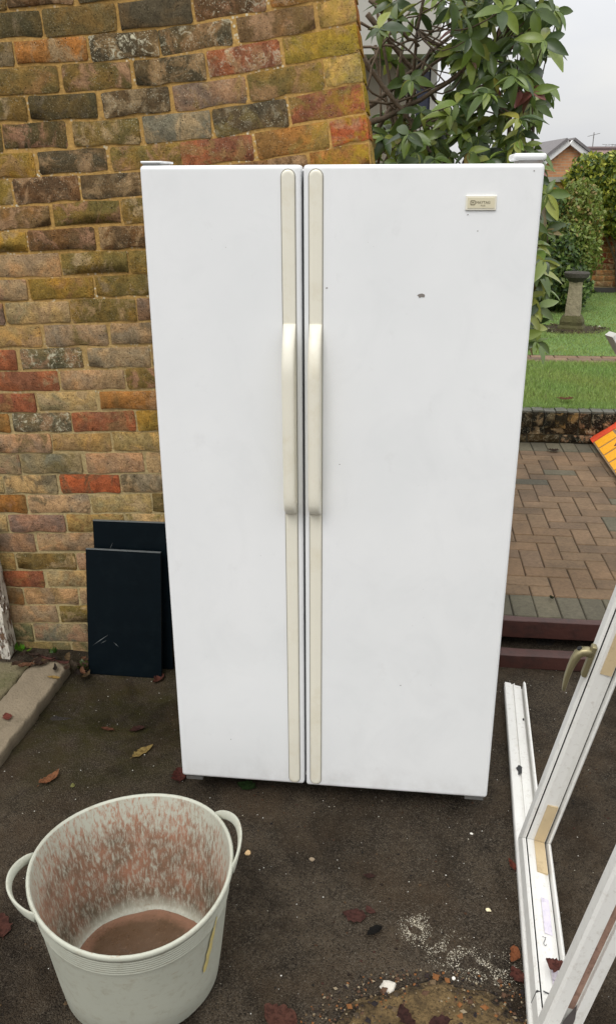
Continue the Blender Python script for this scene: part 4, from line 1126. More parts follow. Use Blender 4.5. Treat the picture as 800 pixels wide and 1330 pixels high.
def bush():
    rr = random.Random(52)
    root = S(.12, 3.95, .05); e = empty('evergreen_bush', root); tag(e, 'large glossy leaved evergreen bush with some red leaves behind the fridge', 'bush')
    leaves = []; twigs = MB(); stems = MB()
    # main stems rising from behind the fridge
    tips = []
    def limb(p0, p1, r0, r1, bend, mb, n=9):
        pts = []; rad = []
        for i in range(n+1):
            q = i/n; p = p0.lerp(p1, q) + bend*math.sin(math.pi*q) + Vector((rr.uniform(-1, 1), rr.uniform(-1, 1), rr.uniform(-1, 1)))*.018
            pts.append(p); rad.append(r0+(r1-r0)*q)
        mb.tube(pts, rad, 7); return pts
    mains = [(aty(520, 60, 3.9), .015, Vector((-.12, 0, .1))), (aty(560, -30, 3.8), .013, Vector((-.1, .1, .1))), (aty(480, -40, 4.0), .011, Vector((.05, 0, 0))), (aty(640, 60, 3.9), .015, Vector((0, 0, -.1))), (aty(690, 150, 3.8), .02, Vector((.1, 0, -.15))), (aty(700, 300, 3.9), .016, Vector((.05, 0, -.15))), (aty(600, -60, 4.1), .013, Vector((.1, .1, 0))), (aty(690, -40, 4.0), .018, Vector((.1, .0, -.1)))]
    mp = []
    for tip, r, bd in mains: mp += limb(root + Vector((rr.uniform(-.12, .12), rr.uniform(-.1, .1), 0)), tip, r, .006, bd, stems, 12)[2:]
    # bare arching branches in the left gap
    for (a, b_, c, y) in [((478, 205), (500, 120), (600, 60), 3.7), ((476, 140), (520, 110), (590, 40), 3.8), ((470, 60), (520, 70), (600, 20), 3.9), ((480, 185), (540, 175), (612, 120), 3.6), ((478, 130), (530, 145), (610, 85), 3.7),
                          ((474, 110), (530, 160), (585, 175), 3.65), ((478, 90), (500, 40), (560, -10), 3.9), ((490, 215), (500, 100), (485, -10), 3.8), ((470, 30), (520, 50), (580, 110), 3.7), ((475, 20), (540, 90), (600, 175), 3.85),
                          ((500, 215), (530, 140), (560, 60), 3.75), ((472, 75), (510, 130), (560, 200), 3.6), ((480, 160), (560, 130), (640, 60), 3.7), ((486, 60), (500, 150), (530, 215), 3.9), ((480, 0), (510, 30), (545, 60), 3.65),
                          ((476, 40), (530, 30), (585, -5), 3.75), ((474, 125), (490, 60), (520, -10), 3.6), ((482, 200), (510, 165), (590, 150), 3.8)]:
        A, B_, C = aty(*a, y+rr.uniform(-.1, .1)), aty(*b_, y+rr.uniform(-.15, .15)), aty(*c, y+rr.uniform(-.1, .15))
        pts = []
        for i in range(11):
            q = i/10; pts.append(A*(1-q)**2 + B_*2*q*(1-q) + C*q*q + Vector((rr.uniform(-1, 1), rr.uniform(-1, 1), rr.uniform(-1, 1)))*.006)
        r0 = rr.choice([.0045, .006, .008, .0125]); twigs.tube(pts, [r0*(1-.55*i/10) for i in range(11)], 5)
    # leaf whorls: crown volume sampled by region
    def inside(px, py):
        if py < 150: lim = 728 + 8*math.sin(py*.11) - (8 if 110 < py < 150 else 0)
        elif py < 215: lim = 712
        elif py < 300: lim = 722
        elif py < 380: lim = 715
        else: lim = 706 - (py-380)*.05
        return px < lim
    centres = []
    tries = 0
    while len(centres) < 330 and tries < 20000:
        tries += 1
        px, py = rr.uniform(488, 722), rr.uniform(-110, 440)
        dens = 1.0
        if px < 572: dens = .22 if py < 135 else .85
        elif px < 600: dens = .7
        if 215 < py: dens = 1.0 if px > 660 else .25
        if py < 0: dens *= .5
        if rr.random() > dens or not inside(px+10, py): continue
        y = rr.uniform(3.35, 4.25)
        P = aty(px, py, y)
        if any((P-q).length < .062 for q in centres): continue
        centres.append(P)
    for px, py in ((698, 228), (716, 252), (703, 272), (714, 300), (700, 318), (712, 338), (702, 362), (694, 385), (704, 400), (697, 425), (703, 445), (690, 440)):
        centres.append(aty(px-6, py, rr.uniform(3.35, 3.6)))
    for P in centres:
        # twig from the nearest main stem point
        src = min(mp, key=lambda q: (q-P).length + .3*max(0, q.z-P.z)); d0 = (P-src)
        if d0.length > .5: src = P - d0.normalized()*.4
        bend = Vector((rr.uniform(-.05, .05), rr.uniform(-.05, .05), rr.uniform(-.08, .0)))
        pts = [src.lerp(P, q/5) + bend*math.sin(math.pi*q/5) for q in range(6)]
        twigs.tube(pts, [.0045-.0005*k for k in range(6)], 4)
        ax = ((P-src).normalized()*.6 + Vector((rr.uniform(-.5, .5), rr.uniform(-.7, .3), rr.uniform(.1, .9)))).normalized()
        n = rr.randint(5, 8); red = rr.random() < .07
        for k in range(n):
            a = k*2*math.pi/n*1.0 + rr.uniform(-.35, .35)
            o1 = ax.orthogonal().normalized(); o2 = ax.cross(o1); out = o1*math.cos(a)+o2*math.sin(a)
            yd = (out + ax*rr.uniform(-.25, .6) + Vector((0, 0, -.45))).normalized()
            xd = yd.cross(ax).normalized() if yd.cross(ax).length > .1 else o1
            zd = xd.cross(yd)
            tw = Matrix.Rotation(rr.uniform(-.5, .5), 3, yd); xd = tw @ xd; zd = tw @ zd
            L_ = rr.uniform(.052, .108)
            M4 = Matrix(((xd.x, yd.x, zd.x, P.x), (xd.y, yd.y, zd.y, P.y), (xd.z, yd.z, zd.z, P.z), (0, 0, 0, 1))) @ Matrix.Translation(ax*0) @ Matrix.Diagonal((L_, L_, L_, 1))
            c = lin(*rr.choice(BUSH_COLS)); k_ = rr.uniform(.75, 1.2)
            if red and rr.random() < .35: c = lin(*rr.choice([(112, 66, 62), (124, 78, 72), (104, 74, 58)]))
            elif rr.random() < .05: c = lin(*rr.choice([(140, 136, 64), (118, 104, 62), (96, 76, 66)]))
            leaves.append((M4, tuple(x*k_*1.25 for x in c), P))
    # a few leaves along the bare twigs
    leaves.sort(key=lambda q: (0 if q[2].z < 2.28 else 1, (q[2]-CAM).length)); extra = MB()
    for i, (M4, c, P) in enumerate(leaves):
        me = rr.choice(SH)
        if i < 298:
            o = bpy.data.objects.new('leaf', me); o.color = (*c, 1); COL.objects.link(o); o.parent = e
            o.matrix_parent_inverse = Matrix.Translation(-e.location); o.matrix_basis = M4
        else: extra.add([M4 @ v.co for v in me.vertices], [tuple(p.vertices) for p in me.polygons], c)
    o = extra.build('foliage', M_LEAF, smooth=True); world_child(o, e); tag(o, kind='stuff')
    world_child(stems.build('stem', M_BARK, smooth=True), e); world_child(twigs.build('twigs', M_BARK, smooth=True), e)
    print('bush leaves', len(leaves))
bush()

def small_leaf_mass(name, label, cat, base, blobs, n, size, cols, seed, stem_r=.02, group=None):
    """blobs: (centre Vector, (rx,ry,rz)); leaves spread through and over the blobs"""
    rr = random.Random(seed); e = empty(name, base); tag(e, label, cat, group)
    b = MB(); tot = sum(q[1][0]*q[1][2] for q in blobs)
    for c, r in blobs:
        for _ in range(int(n*r[0]*r[2]/tot)):
            d = Vector((rr.gauss(0, 1), rr.gauss(0, 1), rr.gauss(0, 1))).normalized(); q = rr.uniform(.62, 1.0)**.6 * (1+.16*mnoise.noise(d*2.3 + c))
            P = c + Vector((d.x*r[0], d.y*r[1], d.z*r[2]))*q
            L_ = size*rr.uniform(.6, 1.3); a = (d*.7 + Vector((rr.uniform(-1, 1), rr.uniform(-1, 1), rr.uniform(-1, .6)))).normalized(); s_ = a.orthogonal().normalized()
            s_ = Matrix.Rotation(rr.uniform(0, 6.28), 3, a) @ s_; t_ = a.cross(s_)
            k = rr.uniform(.65, 1.3); col = tuple(x*k for x in rr.choice(cols))
            b.add([P - s_*L_*.5, P + t_*L_*.28 + a*L_*.06, P + s_*L_*.5, P - t_*L_*.28 + a*L_*.06], [(0, 1, 2, 3)], col)
    world_child(b.build('foliage', M_HEDGE), e)
    s = MB()
    for i in range(5):
        c, r = rr.choice(blobs); top = c + Vector((rr.uniform(-.5, .5)*r[0], 0, 0))
        p0 = base + Vector((rr.uniform(-.1, .1), rr.uniform(-.1, .1), 0)); s.tube([p0, p0.lerp(top, .4)+Vector((rr.uniform(-.05, .05), 0, 0)), p0.lerp(top, .75), top], [stem_r, stem_r*.7, stem_r*.5, stem_r*.2], 6)
    world_child(s.build('stem', M_BARK), e)
lc = lambda *a: tuple(x*.98 for x in lin(*a))

# ------------------------------------------------------------------ back garden: brick wall, ivy, shrub, birdbath
def back_wall():
    T = T_BACK; rr = random.Random(61); zb = Z_L; ZT = att(780, 236, T).z
    e = empty('garden_wall', S(3, T, zb)); tag(e, 'far brick garden wall at the end of the lawn under the ivy', 'wall')
    RY = Matrix.Rotation(-YAW, 4, 'Z')
    b = MB(); b.box((0, .012, 0), (8.0, .24, ZT-zb), Matrix.Translation(S(-.5, T, zb)) @ RY); world_child(b.build('mortar', M_MORTAR), e)
    b = MB(); b.box((0, -.03, 0), (8.0, .28, .06), Matrix.Translation(S(-.5, T, ZT)) @ RY); world_child(b.build('coping', simple('grey_coping', lin(170, 166, 158), .9, .2)), e)
    b = MB(); b.box((0, -.05, 0), (6, .0, .07), Matrix.Translation(S(1.0, T, zb)) @ RY); world_child(b.build('plinth', simple('dark_plinth', lin(62, 60, 56), .9, .3)), e)
    s0 = site(att(752, 340, T))[0]; s1 = site(att(806, 340, T))[0]
    items = []; row = 0; z = zb+.085; cols = [(150, 104, 72), (136, 90, 62), (160, 120, 84), (120, 82, 60), (146, 116, 86), (128, 70, 54)]
    while z < ZT-.05 and len(items) < 240:
        s = s0 - .2 + (row % 2)*.11
        while s < s1+.1:
            items.append((Matrix.Translation(S(s+.107, T, z+.033)) @ RY @ Matrix.Diagonal((.213, 1, .064, 1)), lin(*rr.choice(cols)), .2)); s += .225
        z += .075; row += 1
    plain_bricks(e, items, None)
back_wall()
TB = T_BACK
# ivy mass over the wall on the right
c1 = att(800, 232, TB-.25); c2 = att(770, 226, TB-.2); c3 = att(800, 268, TB-.25); c4 = att(752, 236, TB-.1); c5 = att(818, 275, TB-.3); c6 = att(830, 240, TB-.3)
small_leaf_mass('ivy', 'thick yellow green ivy growing over the top of the far garden wall', 'ivy', S(site(c3)[0]+.3, TB-.1, Z_L),
    [(c1, (.42, .35, .34)), (c2, (.34, .3, .27)), (c3, (.22, .25, .4)), (c4, (.2, .22, .17)), (c5, (.3, .3, .38)), (c6, (.5, .35, .45))], 9500, .07,
    [lc(166, 172, 66), lc(132, 146, 60), lc(186, 188, 84), lc(104, 122, 56), lc(80, 102, 54)], 71)
s1_ = att(748, 290, 10.9); s2_ = att(735, 330, 10.7); s3_ = att(752, 262, 11.0); s4_ = att(712, 300, 10.9); s5_ = att(715, 350, 10.5)
small_leaf_mass('garden_shrub', 'loose olive and rust tinted shrub behind the stone birdbath', 'shrub', Vector((s2_.x, s2_.y, Z_L)),
    [(s1_, (.32, .3, .36)), (s2_, (.42, .35, .42)), (s3_, (.25, .25, .25))], 9000, .055,
    [lc(134, 144, 72), lc(116, 134, 62), lc(156, 136, 84), lc(146, 154, 80), lc(100, 120, 56), lc(128, 146, 70), lc(120, 138, 66)], 72)
small_leaf_mass('dark_shrub', 'dark green shrub low between the bush and the birdbath', 'shrub', Vector((s5_.x, s5_.y, Z_L)),
    [(s4_, (.30, .3, .45)), (s5_, (.40, .35, .52)), (att(735, 372, 10.4), (.3, .3, .3))], 6500, .065,
    [lc(66, 88, 52), lc(84, 108, 58), lc(54, 72, 44), lc(102, 126, 64), lc(118, 136, 68)], 73)

def birdbath():
    B = atz(741, 428, Z_L); e = empty('birdbath', B); tag(e, 'small weathered stone birdbath on a pedestal in the lawn', 'birdbath')
    d = (B-CAM).dot(F_); k = d/FPX                            # metres per pixel there
    stone = simple('lichened_stone', lin(150, 140, 116), .95, .3, 25, .9, 60, bd=.012, dirt=lin(96, 92, 70), dscale=14)
    dark = simple('dark_mossy_stone', lin(72, 68, 62), .95, .3, 20, .9, 50, bd=.012, dirt=lin(48, 50, 34), dscale=10)
    moss = simple('mossy_stone', lin(82, 80, 48), .95, .35, 18, 1., 45, bd=.015, dirt=lin(58, 50, 36), dscale=9)
    def lathe(name, prof, mat, n=18, sq=0):
        b = MB(); rings = []
        for r, z in prof:
            ring = []
            for q in range(n):
                a = 2*math.pi*q/n; rr_ = r*(1+.05*mnoise.noise((math.cos(a)*2, math.sin(a)*2, z*9)))
                if sq: rr_ *= 1/max(abs(math.cos(a+.4)), abs(math.sin(a+.4)))**.75
                ring.append(Vector((math.cos(a)*rr_, math.sin(a)*rr_, z)))
            rings.append(ring)
        b.loft(rings); b.build(name, mat, e, smooth=False, fix=True)
    hh = 70*k*1.03; w_ = 15.5*k
    lathe('foot', [(w_*1.15, -.02), (w_*1.1, hh*.06), (w_*.95, hh*.1), (w_*.98, hh*.16), (w_*.85, hh*.22), (w_*.72, hh*.26)], moss, 16, 1)
    lathe('pedestal', [(w_*.64, hh*.25), (w_*.62, hh*.4), (w_*.57, hh*.6), (w_*.52, hh*.80), (w_*.54, hh*.84)], stone, 16, 1)
    lathe('bowl', [(w_*.55, hh*.83), (w_*.75, hh*.88), (w_*.98, hh*.92), (w_*1.04, hh*.985), (w_*.98, hh*1.0), (w_*.85, hh*.99), (w_*.5, hh*.95)], dark, 22, 0)
    rr = random.Random(81); b = MB()
    for _ in range(260):
        a = rr.uniform(0, 6.28); r = math.sqrt(rr.random())*w_*3.0
        P = Vector((math.cos(a)*r*1.0, math.sin(a)*r*.8, rr.uniform(0, .014))); s_ = rr.uniform(.008, .022)
        col = rr.choice([(.05, .035, .02), (.035, .026, .016), (.08, .055, .03), (.02, .016, .012)]) if rr.random() > .06 else (.5, .47, .4)
        b.add([P+Vector((s_, 0, 0)), P+Vector((0, s_, .004)), P+Vector((-s_, 0, .002)), P+Vector((0, -s_, .006)), P+Vector((0, 0, s_*.8))], [(0, 1, 4), (1, 2, 4), (2, 3, 4), (3, 0, 4)], col)
    n = 26; c = [Vector((math.cos(a)*w_*3.0*(1+.12*math.sin(3*a+1)), math.sin(a)*w_*2.5*(1+.1*math.sin(5*a)), .006)) for a in [2*math.pi*q/n for q in range(n)]]
    b.add([Vector((0, 0, .03))]+c, [(0, 1+i, 1+(i+1) % n) for i in range(n)], (.05, .038, .024))
    o = b.build('bare_soil', M_GRIT); o.location = B; tag(o, 'ring of bare soil and litter around the birdbath foot', 'soil', kind='stuff')
birdbath()

# ------------------------------------------------------------------ houses beyond
def gable_house():
    Y = 27.0; e = empty('gable_house', Vector((aty(738, 300, Y).x, Y, 0))); tag(e, 'orange brick house gable with white bargeboards beyond the garden', 'house')
    pk = aty(738, 187, Y); L_ = aty(700, 219, Y); Rr = aty(776, 215, Y); zb = 0
    # continue the eaves a little lower so both slopes match
    half = (Rr.x-L_.x)/2; zE = pk.z - (pk.z - (L_.z+Rr.z)/2)
    M = Mat('house_brickwork'); v = M.coord('Object').outputs[0]
    rot = M.n('ShaderNodeMapping'); rot.inputs['Rotation'].default_value = (R(90), 0, 0); M.l(v, rot.inputs[0])
    bt = M.n('ShaderNodeTexBrick'); M.l(rot.outputs[0], bt.inputs['Vector']); bt.inputs['Scale'].default_value = 1.0
    bt.inputs['Brick Width'].default_value = .225; bt.inputs['Row Height'].default_value = .075; bt.inputs['Mortar Size'].default_value = .008
    bt.inputs['Color1'].default_value = (*lin(206, 150, 104), 1); bt.inputs['Color2'].default_value = (*lin(172, 122, 86), 1); bt.inputs['Mortar'].default_value = (*lin(176, 156, 128), 1)
    base = M.mix(M.noise(v, 1.5, 4), M.mix(1.0, bt.outputs[0], (.85, .85, .85), 'MULTIPLY'), M.mix(1.0, bt.outputs[0], (1.15, 1.1, 1.05), 'MULTIPLY'))
    M.set(Base_Color=base, Roughness=.9)
    b = MB(); A = [Vector((L_.x, Y, zb)), Vector((Rr.x, Y, zb)), Vector((Rr.x, Y, zE)), Vector((pk.x, Y, pk.z)), Vector((L_.x, Y, zE))]; Bk = [p+Vector((0, 8, 0)) for p in A]
    b.loft([A, Bk]); world_child(b.build('wall', M.m, fix=True), e)
    white = simple('white_bargeboard', (.72, .72, .70), .5, .05); tile = simple('grey_roof_tile', lin(116, 112, 112), .85, .2, 6, .5, 20)
    up = Vector((0, 0, 1))
    for sx, E_ in ((-1, Vector((L_.x, Y, zE))), (1, Vector((Rr.x, Y, zE)))):
        P = Vector((pk.x, Y, pk.z)); d = (E_-P).normalized(); nrm = Vector((-d.z*sx, 0, d.x*sx));
        if nrm.z < 0: nrm = -nrm
        E2_ = E_ + d*.35; o1 = Vector((0, -.18, 0))
        b = MB(); b.loft([[P+o1-nrm*.02, P+o1+nrm*.12, P+nrm*.12, P-nrm*.02], [E2_+o1-nrm*.02, E2_+o1+nrm*.12, E2_+nrm*.12, E2_-nrm*.02]]); world_child(b.build('bargeboard', white, fix=True), e)
        b = MB(); a0, a1 = P+nrm*.13, E2_+nrm*.13
        b.loft([[a0+Vector((0, -.24, 0)), a1+Vector((0, -.24, 0)), a1+Vector((0, -.24, 0))+nrm*.07, a0+Vector((0, -.24, 0))+nrm*.07], [a0+Vector((0, 8, 0)), a1+Vector((0, 8, 0)), a1+Vector((0, 8, 0))+nrm*.07, a0+Vector((0, 8, 0))+nrm*.07]])
        world_child(b.build('roof', tile, fix=True), e)
gable_house()
def far_house():
    Y = 38.0; p0 = aty(758, 196, Y); p1 = aty(880, 193, Y); q0 = aty(758, 212, Y-2.5); 
    e = empty('far_house', Vector((p0.x+3, Y, 0))); tag(e, 'far house with long red grey tiled roof and aerial at the right edge', 'house')
    tile = simple('red_grey_roof_tile', lin(134, 112, 108), .85, .25, 5, .5, 18); wm = simple('far_brick', lin(150, 110, 84), .9, .2, 3)
    zr, ze = p0.z+.05, p0.z-1.5
    b = MB(); b.loft([[Vector((p0.x, Y-3, ze)), Vector((p0.x, Y, zr)), Vector((p0.x, Y+3, ze))], [Vector((p1.x+4, Y-3, ze)), Vector((p1.x+4, Y, zr)), Vector((p1.x+4, Y+3, ze))]]); world_child(b.build('roof', tile, fix=True), e)
    b = MB(); b.box((p0.x+.2, Y-2.7, 0), (p1.x+3.8, Y+2.7, ze+.02)); world_child(b.build('wall', wm), e)
    b = MB(); x = aty(769, 190, Y).x; z0 = zr-.1
    b.tube([(x, Y, z0), (x, Y, z0+.75)], .02, 5); b.tube([(x-.25, Y, z0+.6), (x+.25, Y, z0+.72)], .013, 4)
    for k in range(5): b.tube([(x-.2+.1*k, Y-.15, z0+.61+.024*k), (x-.2+.1*k, Y+.15, z0+.61+.024*k)], .010, 4)
    for px_ in (785, 793, 797):
        x = aty(px_, 190, Y).x; b.tube([(x, Y, z0), (x+.05, Y, z0+.3)], .012, 4); b.tube([(x-.12, Y, z0+.3), (x+.2, Y, z0+.26)], .010, 4)
    world_child(b.build('aerial', M_METAL), e)
    b = MB(); b.tube([(p0.x, Y, zr+.03), (p1.x+4, Y, zr+.03)], .09, 6); world_child(b.build('ridge', simple('ridge_tile', lin(104, 90, 88), .85)), e)
far_house()
def white_building():
    Y = 7.6; xr = aty(566, 60, Y).x; xl = aty(300, 60, Y).x; zm = aty(520, 76, Y).z
    e = empty('rendered_building', Vector((xr-1, Y, .0))); tag(e, 'pale rendered building with a narrow dark blue window behind the bush', 'building')
    white = simple('offwhite_render', lin(176, 174, 166), .9, .06, 6, .3, 80); grey = simple('grey_brown_boarding', lin(126, 119, 106), .8, .08, 5, .2, 40)
    b = MB(); b.box((xl, Y-.25, zm), (xr, Y+4, 6.0)); world_child(b.build('upper_wall', white), e)
    x0, x1 = aty(540, 120, Y).x, aty(558, 120, Y).x; zt, zb = aty(545, 80, Y).z, aty(545, 165, Y).z
    b = MB(); b.box((xl, Y, 0), (x0, Y+.25, zm-.002)); b.box((x1, Y, 0), (xr-.02, Y+.25, zm-.002)); b.box((x0, Y, 0), (x1, Y+.25, zb)); b.box((x0, Y, zt), (x1, Y+.25, zm-.002)); b.box((xl, Y+.25, 0), (xr-.02, Y+4, zm-.002))
    wl = b.build('lower_wall', grey); world_child(wl, e)
    for px in (502, 526):
        x = aty(px, 120, Y).x; g = MB(); g.box((x-.012, Y-.006, .1), (x+.012, Y+.004, zm-.01)); world_child(g.build('cover_strip', grey), e)
    fr = MB(); fr.box((x0-.05, Y-.03, zb-.05), (x0, Y+.05, zt+.05)); fr.box((x1, Y-.03, zb-.05), (x1+.05, Y+.05, zt+.05)); fr.box((x0, Y-.03, zt), (x1, Y+.05, zt+.05)); fr.box((x0, Y-.03, zb-.05), (x1, Y+.05, zb))
    world_child(fr.build('window_frame', simple('pale_frame', lin(160, 158, 152), .6)), e)
    p = MB(); p.box((x0, Y+.02, zb), (x1, Y+.03, zt)); world_child(p.build('window_pane', simple('dark_blue_glass', lin(24, 34, 66), .15, .2, 4, 0)), e)
white_building()

# ------------------------------------------------------------------ things at the right edge
def orange_board():
    A = atz(768, 573, Z_P+.012); B_ = atz(800, 619, Z_P+.012)
    along = (B_-A).normalized()
    # far edge climbs to the right, resting on something out of sight
    tip = ray(800, 553); up = None
    best = None
    for k in range(20, 200):
        lean = R(k*.4); cross = Vector((along.y, -along.x, 0));
        if cross.x < 0: cross = -cross
        d = (cross*math.cos(lean) + Vector((0, 0, 1))*math.sin(lean)).normalized(); Q = A + d*.2 - CAM
        px, py = 400+FPX*Q.dot(R_)/Q.dot(F_), 665-FPX*Q.dot(U_)/Q.dot(F_)
        sl = (py-573)/(px-768); err = abs(sl - (553-573)/(800-768))
        if best is None or err < best[0]: best = (err, d, lean)
    d = best[1]; nrm = along.cross(d).normalized()
    if nrm.z < 0: nrm = -nrm
    X = along; Y_ = d; Zv = X.cross(Y_).normalized()
    flip = Zv.z < 0
    M4 = Matrix(((X.x, Y_.x, nrm.x, A.x), (X.y, Y_.y, nrm.y, A.y), (X.z, Y_.z, nrm.z, A.z), (0, 0, 0, 1)))
    e = empty('painted_board', mat=Matrix.Translation(A)); tag(e, 'orange yellow patterned board with red edge, leaning at the right of the patio', 'board')
    def P(x, y, z): return A + X*x + Y_*y + nrm*z
    M = Mat('flaking_yellow_paint'); v = M.coord('World').outputs[0]; n1 = M.noise(v, 30, 6, .7); n2 = M.noise(v, 90, 5, .7)
    base = M.mix(n1, lin(226, 150, 22), lin(244, 178, 26)); base = M.mix(M.ramp(n2, [(.58, 0.), (.66, .8)]), base, lin(156, 92, 34)); M.set(Base_Color=base, Roughness=.6); M.bump(n2, .4, .003)
    red = simple('red_orange_paint', lin(226, 84, 50), .55, .15, 20, dirt=lin(176, 60, 40)); maroon = simple('maroon_line', lin(96, 48, 46), .7, .2); grey = simple('grey_gap', lin(136, 112, 84), .8, .3)
    L_, W_, T_ = 1.0, .62, .022
    def slabp(x0, x1, y0, y1, z0, z1):
        return [P(x0, y0, z0), P(x1, y0, z0), P(x1, y1, z0), P(x0, y1, z0)], [P(x0, y0, z1), P(x1, y0, z1), P(x1, y1, z1), P(x0, y1, z1)]
    def add(name, x0, x1, y0, y1, z0, z1, mat):
        b = MB(); a, c = slabp(x0, x1, y0, y1, z0, z1); b.loft([a, c]); world_child(b.build(name, mat, fix=True), e)
    add('backing', 0, L_, 0, W_, 0, T_, grey)
    add('edge_strip', -.004, .095, -.002, W_, T_-.02, T_+.006, red)
    for i in range(6):                                             # yellow tiles divided by bare gaps
        for j in range(4):
            x0 = .11+i*.15; y0 = .01+j*.15
            add('tile', x0, x0+.126, y0, y0+.132, T_, T_+.004, M.m)
    for cx, cy in ((.36, .17), (.72, .40)):                        # outlined diamonds
        for k, (mt, zz) in ((.10, (maroon, .0055)), (.066, (simple('pale_tile', lin(206, 178, 120), .6, .2), .0068))):
            b = MB(); a = [P(cx-k, cy, T_), P(cx, cy-k*.8, T_), P(cx+k, cy, T_), P(cx, cy+k*.8, T_)]
            b.loft([a, [q+nrm*zz for q in a]]); world_child(b.build('diamond', mt, fix=True), e)
orange_board()
def white_bar():
    tip0 = aty(793, 434, 3.4); base_ = Vector((tip0.x+.75, 3.55, Z_P)); d = (base_-tip0).normalized()
    e = empty('white_board', base_); tag(e, 'tip of a white board poking in at the right edge above the lawn', 'board')
    q = d.to_track_quat('Z', 'Y').to_matrix().to_4x4(); b = MB(); M4 = Matrix.Translation(tip0) @ q
    b.box((-.03, -.012, 0), (.03, .012, (base_-tip0).length), M4); world_child(b.build('board', M_UPVC), e)
white_bar()

# ------------------------------------------------------------------ fallen leaves and litter
def dead_leaf_mesh(L_, W_, curl, seed):
    rr = random.Random(seed); b = MB(); vs = []; fs = []; n = 12; bow = rr.uniform(-.12, .12)
    for i in range(n+1):
        q = i/n; w_ = W_*(math.sin(math.pi*min(1, (q**.8)*.96+.02)))**.85*.5; y = L_*(q-.5); cx = bow*L_*math.sin(math.pi*q)
        wl, wr = w_*(1+rr.uniform(-.3, .16)), w_*(1+rr.uniform(-.3, .16))
        z = curl*L_*(2*abs(q-.5))**2*.28
        e1, e2 = curl*wl*(.7+.5*rr.random()), curl*wr*(.5+.7*rr.random())
        vs += [(cx-wl, y, z+e1), (cx-wl*.5, y, z+e1*.3+.0006), (cx, y, z-.0008), (cx+wr*.5, y, z+e2*.3+.0006), (cx+wr, y, z+e2)]
    for i in range(n):
        a = 5*i
        for k in range(4): fs.append((a+k, a+k+1, a+k+6, a+k+5))
    b.add(vs, fs); b.tube([(0, -L_*.5, .003), (.01*L_, -L_*.62, .004)], .0009, 4); return b.mesh('leaf_blade', M_DRY, smooth=True)
def ground_leaf(px, py, L_, W_, ang, col, label, z=0, curl=.3, name='fallen_leaf', group=None, seed=None):
    P = atz(px, py, z); me = dead_leaf_mesh(L_, W_, curl, seed or int(px*7+py))
    o = bpy.data.objects.new(name, me); COL.objects.link(o); o.location = P + Vector((0, 0, .004 + (gz(P) if z == 0 else 0))); o.rotation_euler = (random.uniform(-.06, .06), random.uniform(-.06, .06), R(ang))
    cc = lin(*col); lu = sum(cc)/3; o.color = (*[(x*.8+lu*.2)*.52 for x in cc], 1); tag(o, label, 'leaf', group); return o
ground_leaf(186, 977, .085, .036, -40, (188, 158, 78), 'large yellow fallen leaf on the tarmac left of the fridge foot', curl=.15)
ground_leaf(65, 1013, .078, .034, -35, (172, 108, 62), 'curled brown and cream leaf on the tarmac above the tub', curl=.5)
ground_leaf(95, 1022, .022, .014, 20, (176, 178, 96), 'tiny pale green leaf between the brown leaf and the tub', curl=.1)
ground_leaf(320, 1022, .062, .044, 65, (62, 96, 44), 'dark green leaf lying under the front edge of the fridge', curl=.2)
ground_leaf(70, 881, .05, .018, 80, (196, 156, 70), 'yellow leaf lying on the narrow concrete edging slab', z=.046, curl=.1)
ground_leaf(10, 932, .05, .03, 30, (150, 70, 56), 'dull red leaf on the edging slab near the left edge', z=.046, curl=.15)
ground_leaf(4, 1203, .075, .05, 20, (104, 56, 44), 'dark red leaf at the left edge beside the tub', curl=.2)
ground_leaf(206, 884, .06, .035, 150, (112, 58, 44), 'crumpled brown leaf at the foot of the dark panels', curl=.6)
ground_leaf(140, 949, .05, .02, 70, (120, 70, 44), 'thin rust brown leaf on the tarmac below the panels', curl=.3)
ground_leaf(178, 949, .055, .03, 110, (78, 44, 36), 'dark maroon leaf on the tarmac above the yellow leaf', curl=.4)
ground_leaf(233, 1008, .07, .05, 10, (104, 48, 38), 'reddish dead leaf tucked by the fridge left foot', curl=.3)
ground_leaf(460, 1190, .06, .045, 75, (98, 56, 48), 'flat red leaf pressed into the tarmac mid foreground', curl=.03)
ground_leaf(481, 1183, .03, .02, 40, (100, 58, 50), 'small red leaf scrap beside the flat red leaf', curl=.05)
ground_leaf(479, 1139, .032, .018, 85, (80, 48, 42), 'small dark red leaf on the tarmac below the fridge', curl=.2)
ground_leaf(486, 1212, .045, .024, 120, (26, 22, 18), 'black rotted leaf scrap just below the flat red leaf', curl=.5)
ground_leaf(665, 1243, .05, .028, 160, (172, 96, 44), 'orange brown curled leaf touching the white window frame', curl=.6)
ground_leaf(671, 1268, .045, .034, 20, (112, 56, 44), 'round brown leaf just below the orange one by the frame', curl=.3)
ground_leaf(664, 1125, .045, .02, 10, (140, 62, 36), 'rust red leaf against the loose white profile', curl=.4)
ground_leaf(720, 1253, .042, .040, 60, (120, 62, 52), 'round maroon leaf stuck on the window frame bottom rail', z=.092, curl=.15)
ground_leaf(364, 1322, .085, .07, 60, (112, 66, 52), 'broad crumpled brown leaf at the bottom edge left of the sand', curl=.35)
ground_leaf(528, 1322, .06, .035, 20, (78, 44, 38), 'dark brown leaf lying on the sand patch', z=.02, curl=.3)
ground_leaf(570, 1330, .05, .03, 100, (82, 46, 42), 'dark red leaf at the bottom edge on the sand', z=.02, curl=.3)
ground_leaf(733, 519, .11, .07, 70, (130, 76, 40), 'brown leaf lying on the near lawn', z=Z_L+.03, curl=.3)
ground_leaf(718, 586, .075, .05, 80, (70, 50, 36), 'dark leaf on the far grey border of the patio', z=Z_P+.004, curl=.4)
ground_leaf(716, 778, .026, .020, 10, (52, 62, 30), 'dark moss clump on the near patio border', z=Z_P+.006, curl=.9, name='moss_clump')
